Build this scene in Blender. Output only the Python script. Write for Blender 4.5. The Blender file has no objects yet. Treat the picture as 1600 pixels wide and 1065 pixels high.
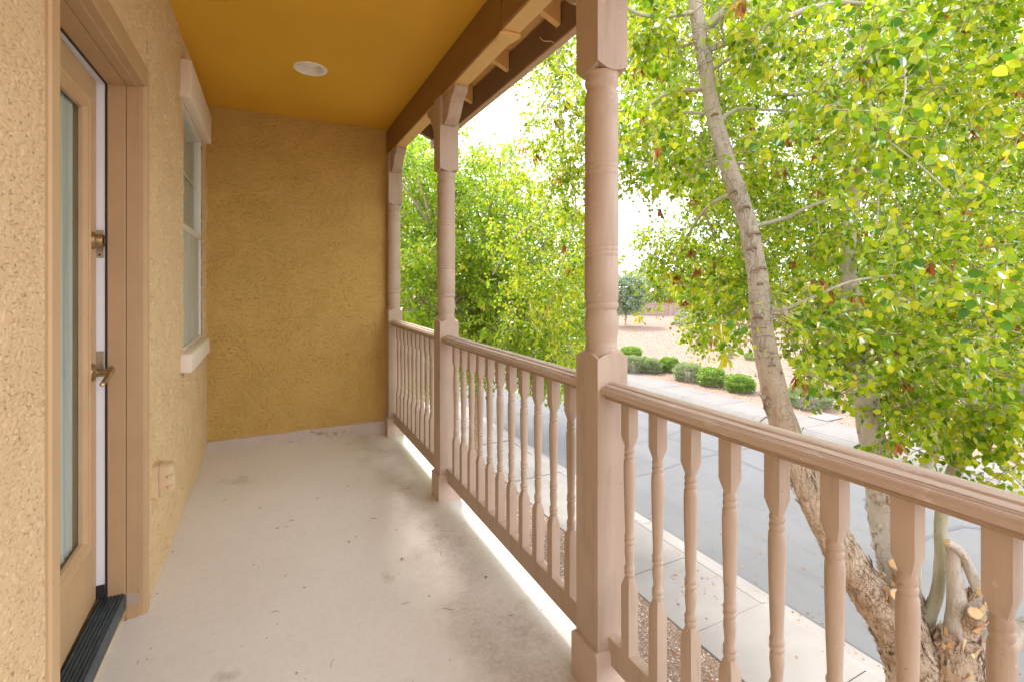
import bpy, math, random
import numpy as np
from mathutils import Vector, Matrix, Euler
random.seed(7)
rng = np.random.default_rng(7)
S = bpy.context.scene
COL = S.collection
R = math.radians

# ---------------------------------------------------------------- camera, world, sun, exposure
THETA = math.atan(379/755.6)
CAMZ = 1.35
cd = bpy.data.cameras.new('camera'); cd.lens = 17.0; cd.sensor_width = 36.0
cd.shift_y = (443-532.5)/1600; cd.clip_start = 0.02; cd.clip_end = 2000
cam = bpy.data.objects.new('camera', cd); COL.objects.link(cam)
cam.location = (0, 0, CAMZ); cam.rotation_euler = (R(90), 0, -THETA)
S.camera = cam
SUN_EL, SUN_AZ = R(52), R(8)          # azimuth measured from +Y towards +X
w = bpy.data.worlds.new('World'); S.world = w; w.use_nodes = True
nt = w.node_tree; nt.nodes.clear()
out = nt.nodes.new('ShaderNodeOutputWorld'); bg = nt.nodes.new('ShaderNodeBackground')
sky = nt.nodes.new('ShaderNodeTexSky'); sky.sky_type = 'NISHITA'; sky.sun_disc = False
sky.sun_elevation = SUN_EL; sky.sun_rotation = SUN_AZ; sky.air_density = 1.0; sky.dust_density = 2.5; sky.ozone_density = 1.0
tc = nt.nodes.new('ShaderNodeTexCoord')
mp = nt.nodes.new('ShaderNodeMapping'); mp.inputs['Scale'].default_value = (1.0, 1.0, 2.6)
nz = nt.nodes.new('ShaderNodeTexNoise'); nz.inputs['Scale'].default_value = 2.2; nz.inputs['Detail'].default_value = 6; nz.inputs['Roughness'].default_value = .55
rp = nt.nodes.new('ShaderNodeValToRGB'); rp.color_ramp.elements[0].position = .3; rp.color_ramp.elements[1].position = .72
rp.color_ramp.elements[0].color = (8.2, 8.6, 9.6, 1); rp.color_ramp.elements[1].color = (12.5, 12.6, 12.9, 1)
mx = nt.nodes.new('ShaderNodeMixRGB'); mx.inputs['Fac'].default_value = .86
nt.links.new(tc.outputs['Generated'], mp.inputs['Vector']); nt.links.new(mp.outputs['Vector'], nz.inputs['Vector'])
nt.links.new(nz.outputs['Fac'], rp.inputs['Fac'])
nt.links.new(sky.outputs['Color'], mx.inputs['Color1']); nt.links.new(rp.outputs['Color'], mx.inputs['Color2'])
nt.links.new(mx.outputs['Color'], bg.inputs['Color']); bg.inputs['Strength'].default_value = .075
nt.links.new(bg.outputs['Background'], out.inputs['Surface'])
ld = bpy.data.lights.new('sun', 'SUN'); ld.energy = 1.5; ld.angle = R(12); ld.color = (1.0, .95, .86)
sun = bpy.data.objects.new('sun', ld); COL.objects.link(sun)
sd = Vector((math.sin(SUN_AZ)*math.cos(SUN_EL), math.cos(SUN_AZ)*math.cos(SUN_EL), math.sin(SUN_EL)))
sun.rotation_euler = sd.to_track_quat('Z', 'Y').to_euler()
S.view_settings.view_transform = 'Standard'; S.view_settings.look = 'None'
S.view_settings.exposure = 2.2; S.view_settings.gamma = 1.0
S.view_settings.use_curve_mapping = False
S.render.engine = 'CYCLES'
S.cycles.max_bounces = 12; S.cycles.diffuse_bounces = 8; S.cycles.transmission_bounces = 6; S.cycles.transparent_max_bounces = 12
S.cycles.use_denoising = True

GZ = -3.15         # ground level (the balcony is on the upper floor)
ST, CT = math.sin(THETA), math.cos(THETA)
def P(px, py, d):
    "world point seen at pixel (px,py) of the 1600 px photograph at depth d"
    u = (px-800)/755.6; v = (py-443)/755.6
    return Vector(((CT*u+ST)*d, (CT-ST*u)*d, CAMZ-v*d))
def G(px, py, z=GZ):
    return P(px, py, (CAMZ-z)/((py-443)/755.6))

# ---------------------------------------------------------------- materials
class NM:
    def __init__(s, name):
        s.m = bpy.data.materials.new(name); s.m.use_nodes = True
        s.t = s.m.node_tree; s.b = s.t.nodes['Principled BSDF']; s.o = s.t.nodes['Material Output']
        s.tc = s.t.nodes.new('ShaderNodeTexCoord'); s.geo = s.t.nodes.new('ShaderNodeNewGeometry')
    def n(s, k, **kw):
        x = s.t.nodes.new(k)
        for a, v in kw.items():
            if a in x.inputs: x.inputs[a].default_value = v
            else: setattr(x, a, v)
        return x
    def l(s, a, b): s.t.links.new(a, b)
    def pos(s, scale=(1, 1, 1), world=True, rot=(0, 0, 0)):
        m = s.n('ShaderNodeMapping'); m.inputs['Scale'].default_value = scale; m.inputs['Rotation'].default_value = rot
        s.l(s.geo.outputs['Position'] if world else s.tc.outputs['Object'], m.inputs['Vector']); return m.outputs['Vector']
    def noise(s, scale, detail=4, rough=.55, vec=None, dist=0.0):
        x = s.n('ShaderNodeTexNoise', Scale=scale, Detail=detail, Roughness=rough, Distortion=dist)
        s.l(vec or s.pos(), x.inputs['Vector']); return x.outputs['Fac']
    def ramp(s, fac, stops):
        x = s.n('ShaderNodeValToRGB'); cr = x.color_ramp
        while len(cr.elements) < len(stops): cr.elements.new(.5)
        for e, (p, c) in zip(cr.elements, stops):
            e.position = p; e.color = (*c, 1) if len(c) == 3 else c
        s.l(fac, x.inputs['Fac']); return x.outputs['Color']
    def mix(s, fac, a, b, mode='MIX'):
        x = s.n('ShaderNodeMixRGB', blend_type=mode)
        for k, v in (('Fac', fac), ('Color1', a), ('Color2', b)):
            if isinstance(v, (int, float)): x.inputs[k].default_value = v
            elif isinstance(v, tuple): x.inputs[k].default_value = (*v, 1)
            else: s.l(v, x.inputs[k])
        return x.outputs['Color']
    def bump(s, h, strength=.3, dist=.01, normal=None):
        x = s.n('ShaderNodeBump', Strength=strength, Distance=dist); s.l(h, x.inputs['Height'])
        if normal: s.l(normal, x.inputs['Normal'])
        s.l(x.outputs['Normal'], s.b.inputs['Normal']); return x.outputs['Normal']
    def fin(s, col=None, rough=.7, metal=0, spec=.5):
        if col is not None:
            if isinstance(col, tuple): s.b.inputs['Base Color'].default_value = (*col, 1)
            else: s.l(col, s.b.inputs['Base Color'])
        if isinstance(rough, (int, float)): s.b.inputs['Roughness'].default_value = rough
        else: s.l(rough, s.b.inputs['Roughness'])
        s.b.inputs['Metallic'].default_value = metal; s.b.inputs['Specular IOR Level'].default_value = spec
        return s.m

def var_mat(name, a, b, scale=4, rough=.7, bump=.2, bscale=60, bdist=.004, spots=None, spec=.4, vec=None):
    m = NM(name); f = m.noise(scale, 5, .6, m.pos(vec) if vec else None)
    c = m.ramp(f, [(.32, a), (.68, b)])
    if spots:
        c = m.mix(m.ramp(m.noise(spots[0], 3, .6), [(spots[1], (0, 0, 0)), (spots[1]+.08, (1, 1, 1))]), c, spots[2])
    if bump: m.bump(m.noise(bscale, 4, .65), bump, bdist)
    return m.fin(c, rough, 0, spec)

M = {}
def stucco_mat(name, a, b):
    m = NM(name); c = m.ramp(m.noise(3, 5, .6), [(.32, a), (.68, b)])
    wv = m.pos((1, 1, 2.0))
    pit = m.ramp(m.noise(78, 5, .6, wv, .5), [(.355, (0, 0, 0)), (.395, (1, 1, 1))])
    gr = m.noise(230, 4, .7)
    h = m.mix(.10, pit, gr)
    m.bump(h, .9, .008); return m.fin(c, .85, 0, .2)
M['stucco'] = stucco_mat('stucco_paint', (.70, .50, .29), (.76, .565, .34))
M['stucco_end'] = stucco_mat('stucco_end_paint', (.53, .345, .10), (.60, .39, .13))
M['stucco_plain'] = var_mat('stucco_plain', (.60, .40, .22), (.67, .455, .26), 3, .85, .6, 220, .0025, spec=.2)
def m_ceiling():
    m = NM('ceiling_paint'); f = m.noise(1.3, 3, .5)
    c = m.ramp(f, [(.3, (.68, .39, .035)), (.7, (.75, .44, .045))])
    m.bump(m.noise(180, 3, .6), .12, .002); return m.fin(c, .55, 0, .3)
M['ceiling'] = m_ceiling()
def m_trim(name, a, b, dirt=(.30, .22, .15), wear=.0):
    m = NM(name); c = m.ramp(m.noise(5, 4, .6), [(.3, a), (.7, b)])
    grain = m.noise(30, 5, .6, m.pos((1, 1, .06)))
    c = m.mix(m.ramp(grain, [(.5, (0, 0, 0)), (.8, (.22, .22, .22))]), c, dirt)
    if wear:
        st = m.noise(6, 5, .7, m.pos((4, 4, .5)))
        c = m.mix(m.ramp(st, [(.52, (0, 0, 0)), (.66, (wear, wear, wear))]), c, dirt)
        chip = m.noise(60, 3, .55)
        c = m.mix(m.ramp(chip, [(.70, (0, 0, 0)), (.715, (.5, .5, .5))]), c, (.62, .54, .47))
    spk = m.ramp(m.noise(55, 2, .5), [(.72, (0, 0, 0)), (.76, (.6, .6, .6))])
    c = m.mix(spk, c, dirt)
    m.bump(m.noise(40, 5, .6, m.pos((1, 1, .1))), .12, .003); return m.fin(c, .55, 0, .4)
M['post'] = m_trim('post_paint', (.445, .335, .255), (.50, .385, .30), wear=.35)
M['doorpaint'] = m_trim('door_paint', (.55, .36, .20), (.60, .40, .225))
M['jamb'] = m_trim('jamb_paint', (.47, .305, .165), (.52, .34, .185))
M['white_edge'] = var_mat('white_enamel', (.80, .83, .90), (.84, .87, .93), 6, .5, .05)
M['beam_dark'] = m_trim('beam_dark_paint', (.24, .13, .035), (.28, .155, .045), (.12, .07, .025))
M['soffit'] = m_trim('soffit_paint', (.72, .47, .19), (.78, .51, .21), (.36, .2, .08))
M['fascia'] = m_trim('fascia_paint', (.22, .14, .085), (.26, .165, .10), (.12, .08, .05))
M['fascia_lip'] = m_trim('fascia_lip_paint', (.50, .34, .22), (.56, .38, .25))
def m_rail():
    m = NM('weathered_rail_paint')
    v = m.pos((60, 1.6, 60))
    g = m.noise(1.0, 6, .65, v)
    c = m.ramp(g, [(.25, (.30, .215, .15)), (.5, (.48, .375, .295)), (.75, (.62, .52, .44))])
    p = m.noise(3.5, 6, .7, m.pos((4, 1, 4)))
    c = m.mix(m.ramp(p, [(.46, (0, 0, 0)), (.58, (.85, .85, .85))]), c, (.50, .385, .315))
    w_ = m.noise(11, 5, .7, m.pos((2, 1, 2)))
    c = m.mix(m.ramp(w_, [(.58, (0, 0, 0)), (.70, (.7, .7, .7))]), c, (.72, .65, .59))
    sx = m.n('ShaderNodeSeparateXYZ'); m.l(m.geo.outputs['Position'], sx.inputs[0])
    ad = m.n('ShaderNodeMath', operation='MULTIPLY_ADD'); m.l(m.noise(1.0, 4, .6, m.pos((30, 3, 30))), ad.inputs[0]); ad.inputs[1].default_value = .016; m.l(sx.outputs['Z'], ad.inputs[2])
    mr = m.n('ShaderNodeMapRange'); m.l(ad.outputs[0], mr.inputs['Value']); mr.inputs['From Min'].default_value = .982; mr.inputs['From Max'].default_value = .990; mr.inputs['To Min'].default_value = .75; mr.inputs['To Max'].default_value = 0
    c = m.mix(mr.outputs[0], c, (.30, .185, .09))      # shaded brown of the underside moulding, painted into the rail colour
    s_ = m.noise(42, 2, .5)
    c = m.mix(m.ramp(s_, [(.74, (0, 0, 0)), (.77, (.9, .9, .9))]), c, (.07, .05, .035))
    m.bump(g, .5, .003); return m.fin(c, .5, 0, .4)
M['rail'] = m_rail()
def m_floor():
    m = NM('coated_deck_floor')
    c = m.ramp(m.noise(1.1, 6, .6), [(.3, (.73, .68, .64)), (.7, (.79, .745, .71))])
    f2 = m.noise(38, 5, .7, m.pos((1, 1, 1)))
    c = m.mix(m.ramp(f2, [(.42, (0, 0, 0)), (.8, (.22, .22, .22))]), c, (.46, .37, .30))
    # brown grime that settles along the drip edge, the posts and the far left corner
    sx = m.n('ShaderNodeSeparateXYZ'); m.l(m.geo.outputs['Position'], sx.inputs[0])
    warp = m.noise(2.3, 5, .65)
    ad = m.n('ShaderNodeMath', operation='MULTIPLY_ADD'); m.l(warp, ad.inputs[0]); ad.inputs[1].default_value = .75; m.l(sx.outputs['X'], ad.inputs[2])
    band = m.ramp(ad.outputs[0], [(.0, (0, 0, 0)), (.93, (0, 0, 0)), (.99, (.0, .0, .0))])
    mr = m.n('ShaderNodeMapRange'); m.l(ad.outputs[0], mr.inputs['Value']); mr.inputs['From Min'].default_value = .98; mr.inputs['From Max'].default_value = 1.36
    edge = m.ramp(mr.outputs[0], [(0, (0, 0, 0)), (.5, (.52, .50, .50)), (1, (.2, .2, .2))])
    br = m.ramp(m.noise(1.7, 4, .6, m.pos((1, 1, 1), True)), [(.34, (.2, .2, .2)), (.5, (1, 1, 1))])
    gr = m.ramp(m.noise(70, 4, .75), [(.35, (.45, .45, .45)), (.65, (1, 1, 1))])
    fac = m.mix(1.0, m.mix(1.0, edge, br, 'MULTIPLY'), gr, 'MULTIPLY')
    c = m.mix(fac, c, (.19, .12, .075))
    # two blotches
    def blob(cx, cy, rx, ry, seed):
        mp_ = m.n('ShaderNodeMapping'); mp_.inputs['Location'].default_value = (-cx/rx, -cy/ry, 0); mp_.inputs['Scale'].default_value = (1/rx, 1/ry, 0)
        m.l(m.geo.outputs['Position'], mp_.inputs['Vector'])
        ln = m.n('ShaderNodeVectorMath', operation='LENGTH'); m.l(mp_.outputs['Vector'], ln.inputs[0])
        a = m.n('ShaderNodeMath', operation='MULTIPLY_ADD'); m.l(m.noise(9+seed, 5, .7), a.inputs[0]); a.inputs[1].default_value = 1.6; m.l(ln.outputs['Value'], a.inputs[2])
        return m.ramp(a.outputs[0], [(.45, (.75, .75, .75)), (1.0, (0, 0, 0))])
    for i, (bx, by, rx, ry) in enumerate([(-.22, 3.85, .34, .22), (.86, 2.55, .30, .40), (.93, 1.75, .2, .5), (-.15, 1.95, .12, .06), (.5, 2.3, .08, .12)]):
        c = m.mix(blob(bx, by, rx*1.8, ry*1.8, i), c, (.30, .215, .155))
    sp = m.ramp(m.noise(26, 2, .4, m.pos((1, 1, 1))), [(.755, (0, 0, 0)), (.775, (.8, .8, .8))])
    c = m.mix(sp, c, (.24, .15, .10))
    m.bump(m.noise(150, 4, .65), .35, .002); return m.fin(c, .62, 0, .35)
M['floor'] = m_floor()
M['cap'] = var_mat('curb_coating', (.50, .41, .34), (.58, .49, .42), 5, .8, .5, 90, .004, (9, .6, (.33, .24, .18)))
M['plinth'] = var_mat('rough_post_plinth', (.52, .40, .32), (.58, .455, .37), 6, .85, .7, 120, .006)
M['foam_trim'] = var_mat('cream_foam_trim', (.78, .68, .57), (.83, .73, .63), 9, .85, .5, 150, .004)
def m_metal(name, c, rough, a=None):
    m = NM(name)
    col = m.ramp(m.noise(60, 4, .6), [(.3, c), (.7, a or c)]); m.bump(m.noise(90, 3, .5), .08, .002)
    return m.fin(col, rough, 1.0)
M['brass'] = m_metal('aged_brass', (.30, .20, .09), .42, (.50, .37, .21))
M['nickel'] = m_metal('worn_nickel', (.5, .47, .42), .35, (.6, .57, .5))
M['threshold'] = NM('dark_threshold_aluminium')
_m = M['threshold']; _c = _m.ramp(_m.noise(22, 5, .7, _m.pos((6, 1, 1))), [(.35, (.035, .06, .085)), (.62, (.08, .12, .15)), (.8, (.28, .30, .30))])
_m.bump(_m.noise(60, 3, .6), .2, .003); M['threshold'] = _m.fin(_c, .42, .5)
M['rubber'] = NM('dark_weatherstrip').fin((.025, .02, .025), .6)
M['vinyl'] = var_mat('white_vinyl', (.70, .66, .60), (.76, .72, .66), 8, .4, .03)
M['cover'] = var_mat('beige_plastic_cover', (.60, .43, .25), (.66, .49, .29), 12, .4, .05)
M['lightwhite'] = var_mat('white_light_trim', (.88, .85, .80), (.90, .87, .83), 5, .35, .02)
def m_glass(name, tint=(.95, .975, .975), refl=.35):
    m = NM(name); m.t.nodes.remove(m.b)
    tr = m.n('ShaderNodeBsdfTransparent'); tr.inputs['Color'].default_value = (*tint, 1)
    gl = m.n('ShaderNodeBsdfGlossy', Roughness=.04); gl.inputs['Color'].default_value = (.95, .98, 1, 1)
    lw = m.n('ShaderNodeLayerWeight', Blend=.5); pw = m.n('ShaderNodeMath', operation='POWER'); m.l(lw.outputs['Facing'], pw.inputs[0]); pw.inputs[1].default_value = 4.0
    mu = m.n('ShaderNodeMath', operation='MULTIPLY_ADD'); m.l(pw.outputs[0], mu.inputs[0]); mu.inputs[1].default_value = .30; mu.inputs[2].default_value = .03
    ms = m.n('ShaderNodeMixShader'); m.l(mu.outputs[0], ms.inputs['Fac']); m.l(tr.outputs[0], ms.inputs[1]); m.l(gl.outputs[0], ms.inputs[2])
    m.l(ms.outputs[0], m.o.inputs['Surface']); return m.m
M['glass'] = m_glass('clear_glass')
M['blind'] = var_mat('sheer_blind', (.36, .41, .40), (.62, .67, .66), 2.0, .8, 0, spec=.2, vec=(1, 26, .25))
M['screen'] = var_mat('insect_screen_fabric', (.42, .41, .37), (.60, .58, .53), 2.5, .8, 0, spec=.2, vec=(1, 14, .8))
M['asphalt'] = NM('aged_asphalt')
_m = M['asphalt']; _c = _m.ramp(_m.noise(.7, 6, .6), [(.3, (.125, .124, .129)), (.7, (.152, .151, .157))])
_c = _m.mix(_m.ramp(_m.noise(1.6, 5, .7, _m.pos((1, .35, 1))), [(.55, (0, 0, 0)), (.75, (.45, .45, .45))]), _c, (.085, .083, .085))
_c = _m.mix(_m.ramp(_m.noise(90, 3, .7), [(.35, (.5, .5, .5)), (.65, (0, 0, 0))]), _c, (.095, .095, .10))
_m.bump(_m.noise(120, 3, .6), .5, .006); M['asphalt'] = _m.fin(_c, .85, 0, .3)
M['sealant'] = NM('crack_sealant').fin((.055, .055, .06), .5)
M['concrete'] = var_mat('sidewalk_concrete', (.235, .212, .200), (.28, .255, .243), 1.4, .85, .4, 130, .004, (22, .72, (.25, .21, .18)), spec=.25)
M['joint'] = NM('dirty_joint').fin((.14, .12, .10), .95)
def m_gravel(name, sc, bs=1.0):
    m = NM(name); v = m.n('ShaderNodeTexVoronoi', Scale=sc); m.l(m.pos(), v.inputs['Vector'])
    c = m.ramp(v.outputs['Color'], [(.1, (.17, .105, .075)), (.45, (.235, .155, .115)), (.8, (.30, .215, .17)), (.95, (.38, .31, .26))])
    c = m.mix(m.ramp(m.noise(.25, 5, .6), [(.4, (0, 0, 0)), (.65, (.6, .6, .6))]), c, (.255, .17, .125))
    m.bump(v.outputs['Distance'], .7*bs, .012); return m.fin(c, .9, 0, .2)
M['gravel'] = m_gravel('decomposed_granite', 42)
_m = NM('pebble'); _c = _m.ramp(_m.geo.outputs['Random Per Island'], [(0, (.25, .16, .12)), (.4, (.42, .30, .23)), (.75, (.52, .42, .35)), (1, (.68, .62, .56))])
M['pebble'] = _m.fin(_c, .85, 0, .25)
def m_leaf(name, stops, tr=.45, dead=False):
    m = NM(name); c = m.ramp(m.geo.outputs['Random Per Island'], stops)
    m.t.nodes.remove(m.b)
    d = m.n('ShaderNodeBsdfDiffuse'); m.l(c, d.inputs['Color'])
    t = m.n('ShaderNodeBsdfTranslucent')
    tcx = m.mix(1.0, c, (1.5, 1.45, .8) if not dead else (1.3, 1.0, .7), 'MULTIPLY'); m.l(tcx, t.inputs['Color'])
    a = m.n('ShaderNodeMixShader', Fac=tr); m.l(d.outputs[0], a.inputs[1]); m.l(t.outputs[0], a.inputs[2])
    g = m.n('ShaderNodeBsdfGlossy', Roughness=.35); g.inputs['Color'].default_value = (.9, .95, .9, 1)
    lw = m.n('ShaderNodeFresnel', IOR=1.22)
    b = m.n('ShaderNodeMixShader'); gm = m.n('ShaderNodeMath', operation='MULTIPLY'); m.l(lw.outputs[0], gm.inputs[0]); gm.inputs[1].default_value = .5; m.l(gm.outputs[0], b.inputs['Fac']); m.l(a.outputs[0], b.inputs[1]); m.l(g.outputs[0], b.inputs[2])
    m.l(b.outputs[0], m.o.inputs['Surface']); return m.m
M['leaf'] = m_leaf('rosewood_leaf', [(0, (.08, .18, .012)), (.2, (.18, .31, .018)), (.55, (.33, .44, .022)), (.82, (.45, .50, .03)), (1, (.60, .56, .06))], .58)
M['leaf_mid'] = m_leaf('second_tree_leaf', [(0, (.11, .24, .02)), (.3, (.24, .39, .03)), (.7, (.31, .45, .03)), (1, (.52, .54, .05))], .55)
M['leaf_far'] = m_leaf('far_tree_leaf', [(0, (.12, .22, .04)), (.5, (.22, .33, .06)), (1, (.36, .42, .09))], .45)
M['leaf_olive'] = m_leaf('olive_grey_leaf', [(0, (.14, .22, .13)), (.6, (.25, .34, .22)), (1, (.38, .46, .32))], .3)
M['leaf_shrub'] = m_leaf('green_shrub_leaf', [(0, (.12, .21, .04)), (.6, (.21, .33, .06)), (1, (.31, .43, .10))], .35)
M['leaf_grey'] = m_leaf('sage_shrub_leaf', [(0, (.17, .22, .12)), (.6, (.28, .35, .20)), (1, (.42, .48, .30))], .3)
M['pod_green'] = m_leaf('yellow_green_pod', [(0, (.40, .42, .05)), (.5, (.55, .55, .08)), (1, (.70, .66, .14))], .5)
M['pod_brown'] = m_leaf('brown_dry_pod', [(0, (.22, .08, .03)), (.5, (.38, .15, .05)), (1, (.50, .25, .10))], .35, True)
def m_bark(name, base, pale, dark, peel=.5, high=None):
    m = NM(name)
    c = m.ramp(m.noise(5, 6, .65), [(.3, base), (.65, pale)])
    f = m.noise(9, 6, .7, m.pos((2.2, 2.2, .7)))
    c = m.mix(m.ramp(f, [(.5, (0, 0, 0)), (.62, (peel, peel, peel))]), c, (.36, .21, .115))
    if high:      # lower stem flaky brown, smoother and paler above about eye level
        sx = m.n('ShaderNodeSeparateXYZ'); m.l(m.geo.outputs['Position'], sx.inputs[0])
        ad = m.n('ShaderNodeMath', operation='MULTIPLY_ADD'); m.l(m.noise(3, 4, .6), ad.inputs[0]); ad.inputs[1].default_value = 1.6; m.l(sx.outputs['Z'], ad.inputs[2])
        mr = m.n('ShaderNodeMapRange'); m.l(ad.outputs[0], mr.inputs['Value']); mr.inputs['From Min'].default_value = .6; mr.inputs['From Max'].default_value = 2.6
        c = m.mix(mr.outputs[0], c, m.mix(f, high, tuple(x*.8 for x in high)))
    lent = m.noise(24, 3, .6, m.pos((.8, .8, 3.2)))
    c = m.mix(m.ramp(lent, [(.63, (0, 0, 0)), (.70, (.85, .85, .85))]), c, dark)
    ck = m.n('ShaderNodeTexVoronoi', feature='DISTANCE_TO_EDGE', Scale=20); wv = m.n('ShaderNodeVectorMath', operation='ADD')
    m.l(m.pos((1.7, 1.7, .22)), wv.inputs[0]); nn_ = m.n('ShaderNodeTexNoise', Scale=14, Detail=3); m.l(m.pos(), nn_.inputs['Vector'])
    sc_ = m.n('ShaderNodeVectorMath', operation='SCALE'); m.l(nn_.outputs['Color'], sc_.inputs[0]); sc_.inputs['Scale'].default_value = .16; m.l(sc_.outputs[0], wv.inputs[1]); m.l(wv.outputs[0], ck.inputs['Vector'])
    edge = m.ramp(ck.outputs['Distance'], [(.0, (0, 0, 0)), (.07, (1, 1, 1))])
    patch = m.ramp(m.noise(4, 4, .6), [(.42, (0, 0, 0)), (.6, (peel, peel, peel))])
    c = m.mix(m.mix(1.0, patch, m.mix(1.0, (1, 1, 1), edge, 'SUBTRACT'), 'MULTIPLY'), c, dark)
    h = m.mix(.5, m.noise(30, 6, .7, m.pos((1.6, 1.6, .5))), m.mix(patch, f, edge))
    m.bump(h, .9, .02); return m.fin(c, .85, 0, .25)
M['bark_brown'] = m_bark('brown_peeling_bark', (.40, .295, .205), (.56, .45, .34), (.13, .085, .055), .7, (.52, .45, .37))
M['bark_pale'] = m_bark('pale_grey_bark', (.43, .38, .32), (.56, .51, .44), (.17, .12, .085), .25)
M['bark_green'] = m_bark('greenish_smooth_bark', (.38, .37, .27), (.50, .49, .37), (.20, .16, .11), .12)
M['twig'] = NM('twig_bark').fin((.30, .23, .16), .85)
M['cutwood'] = var_mat('fresh_cut_wood', (.62, .38, .18), (.72, .5, .28), 14, .8, .3, 60, .006)
M['blockwall'] = NM('block_wall_paint')
_m = M['blockwall']; _c = _m.ramp(_m.noise(2, 4, .6), [(.3, (.36, .25, .215)), (.7, (.42, .30, .26))]); M['blockwall'] = _m.fin(_c, .9)
M['housewall'] = var_mat('far_house_stucco', (.55, .43, .35), (.60, .48, .40), 1, .9, 0)
M['rooftile'] = var_mat('clay_roof_tile', (.36, .25, .20), (.46, .34, .28), 3, .85, 0)
M['darkglass'] = NM('dark_window_glass').fin((.06, .07, .08), .1)
M['debris'] = var_mat('dry_leaf_litter', (.16, .09, .05), (.32, .20, .11), 30, .9, 0)

# ---------------------------------------------------------------- mesh helpers
class MB:
    def __init__(s): s.v = []; s.f = []
    def add(s, vs, fs):
        o = len(s.v); s.v += [tuple(x) for x in vs]; s.f += [tuple(o+i for i in f) for f in fs]; return s
    def box(s, x0, x1, y0, y1, z0, z1):
        v = [(x, y, z) for x in (x0, x1) for y in (y0, y1) for z in (z0, z1)]
        return s.add(v, [(0, 1, 3, 2), (4, 6, 7, 5), (0, 4, 5, 1), (2, 3, 7, 6), (0, 2, 6, 4), (1, 5, 7, 3)])
    def prism(s, poly, axis, a, b):
        "poly in the two other axes, extruded along axis from a to b"
        n = len(poly)
        def pt(p, t):
            if axis == 'x': return (t, p[0], p[1])
            if axis == 'y': return (p[0], t, p[1])
            return (p[0], p[1], t)
        v = [pt(p, a) for p in poly]+[pt(p, b) for p in poly]
        f = [tuple(range(n))[::-1], tuple(range(n, 2*n))]+[(i, (i+1) % n, n+(i+1) % n, n+i) for i in range(n)]
        return s.add(v, f)
    def lathe(s, prof, cx=0, cy=0, n=20, axis='z', o=(0, 0, 0)):
        v = []; f = []
        for r, z in prof:
            for i in range(n):
                a = 2*math.pi*i/n; c_, s_ = r*math.cos(a), r*math.sin(a)
                if axis == 'z': v.append((cx+c_, cy+s_, z))
                elif axis == 'x': v.append((o[0]+z, o[1]+c_, o[2]+s_))
                else: v.append((o[0]+c_, o[1]+z, o[2]+s_))
        for k in range(len(prof)-1):
            for i in range(n): f.append((k*n+i, k*n+(i+1) % n, (k+1)*n+(i+1) % n, (k+1)*n+i))
        f.append(tuple(range(n))[::-1]); f.append(tuple(range((len(prof)-1)*n, len(prof)*n)))
        return s.add(v, f)
    def tube(s, pts, rad, n=10, wob=0.0, cap=True, seed=0):
        pts = [Vector(p) for p in pts]; rr = random.Random(seed)
        v = []; f = []; prev = None
        ph = [rr.random()*6.28 for _ in range(4)]
        for k, p in enumerate(pts):
            t = (pts[min(k+1, len(pts)-1)]-pts[max(k-1, 0)]).normalized()
            if prev is None:
                a = t.cross(Vector((0, 1, .1))); a = a.normalized() if a.length > 1e-4 else Vector((1, 0, 0))
            else: a = (prev-t*prev.dot(t)).normalized()
            prev = a; b = t.cross(a)
            r = rad[k] if hasattr(rad, '__len__') else rad
            for i in range(n):
                g = 2*math.pi*i/n
                q = 1+wob*(math.sin(3*g+ph[0]+k*.37)*.5+math.sin(5*g+ph[1]-k*.61)*.35+(rr.random()-.5)*.7)
                v.append(tuple(p+(a*math.cos(g)+b*math.sin(g))*r*q))
        for k in range(len(pts)-1):
            for i in range(n): f.append((k*n+i, k*n+(i+1) % n, (k+1)*n+(i+1) % n, (k+1)*n+i))
        if cap: f.append(tuple(range(n))[::-1]); f.append(tuple(range((len(pts)-1)*n, len(pts)*n)))
        return s.add(v, f)
    def mesh(s, name, mat, smooth=False, bevel=0):
        me = bpy.data.meshes.new(name); me.from_pydata(s.v, [], s.f)
        me.materials.append(mat)
        import bmesh
        bm = bmesh.new(); bm.from_mesh(me); bmesh.ops.recalc_face_normals(bm, faces=bm.faces)
        if bevel:
            bmesh.ops.remove_doubles(bm, verts=bm.verts, dist=1e-5)
            es = [e for e in bm.edges if len(e.link_faces) == 2 and e.calc_face_angle(0) > .6]
            bmesh.ops.bevel(bm, geom=es, offset=bevel, segments=2, affect='EDGES', profile=.6, clamp_overlap=True)
        bm.to_mesh(me); bm.free()
        if smooth:
            me.polygons.foreach_set('use_smooth', [True]*len(me.polygons))
            me.set_sharp_from_angle(angle=R(38))
        return me
    def build(s, name, mat, parent=None, smooth=False, bevel=0, **kw):
        return link(name, s.mesh(name, mat, smooth, bevel), parent, **kw)
def link(name, data, parent=None, loc=None, rot=None, label=None, cat=None, group=None, kind=None):
    o = bpy.data.objects.new(name, data); COL.objects.link(o)
    if parent: o.parent = parent
    if loc is not None: o.location = loc
    if rot is not None: o.rotation_euler = rot
    for k, v in (('label', label), ('category', cat), ('group', group), ('kind', kind)):
        if v: o[k] = v
    return o
def thing(name, loc, label, cat, group=None, rot=None):
    return link(name, None, None, loc, rot, label, cat, group)
def loc_parent(o, parent, world):      # part built in world coordinates under an Empty
    o.location = -Vector(world)
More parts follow.
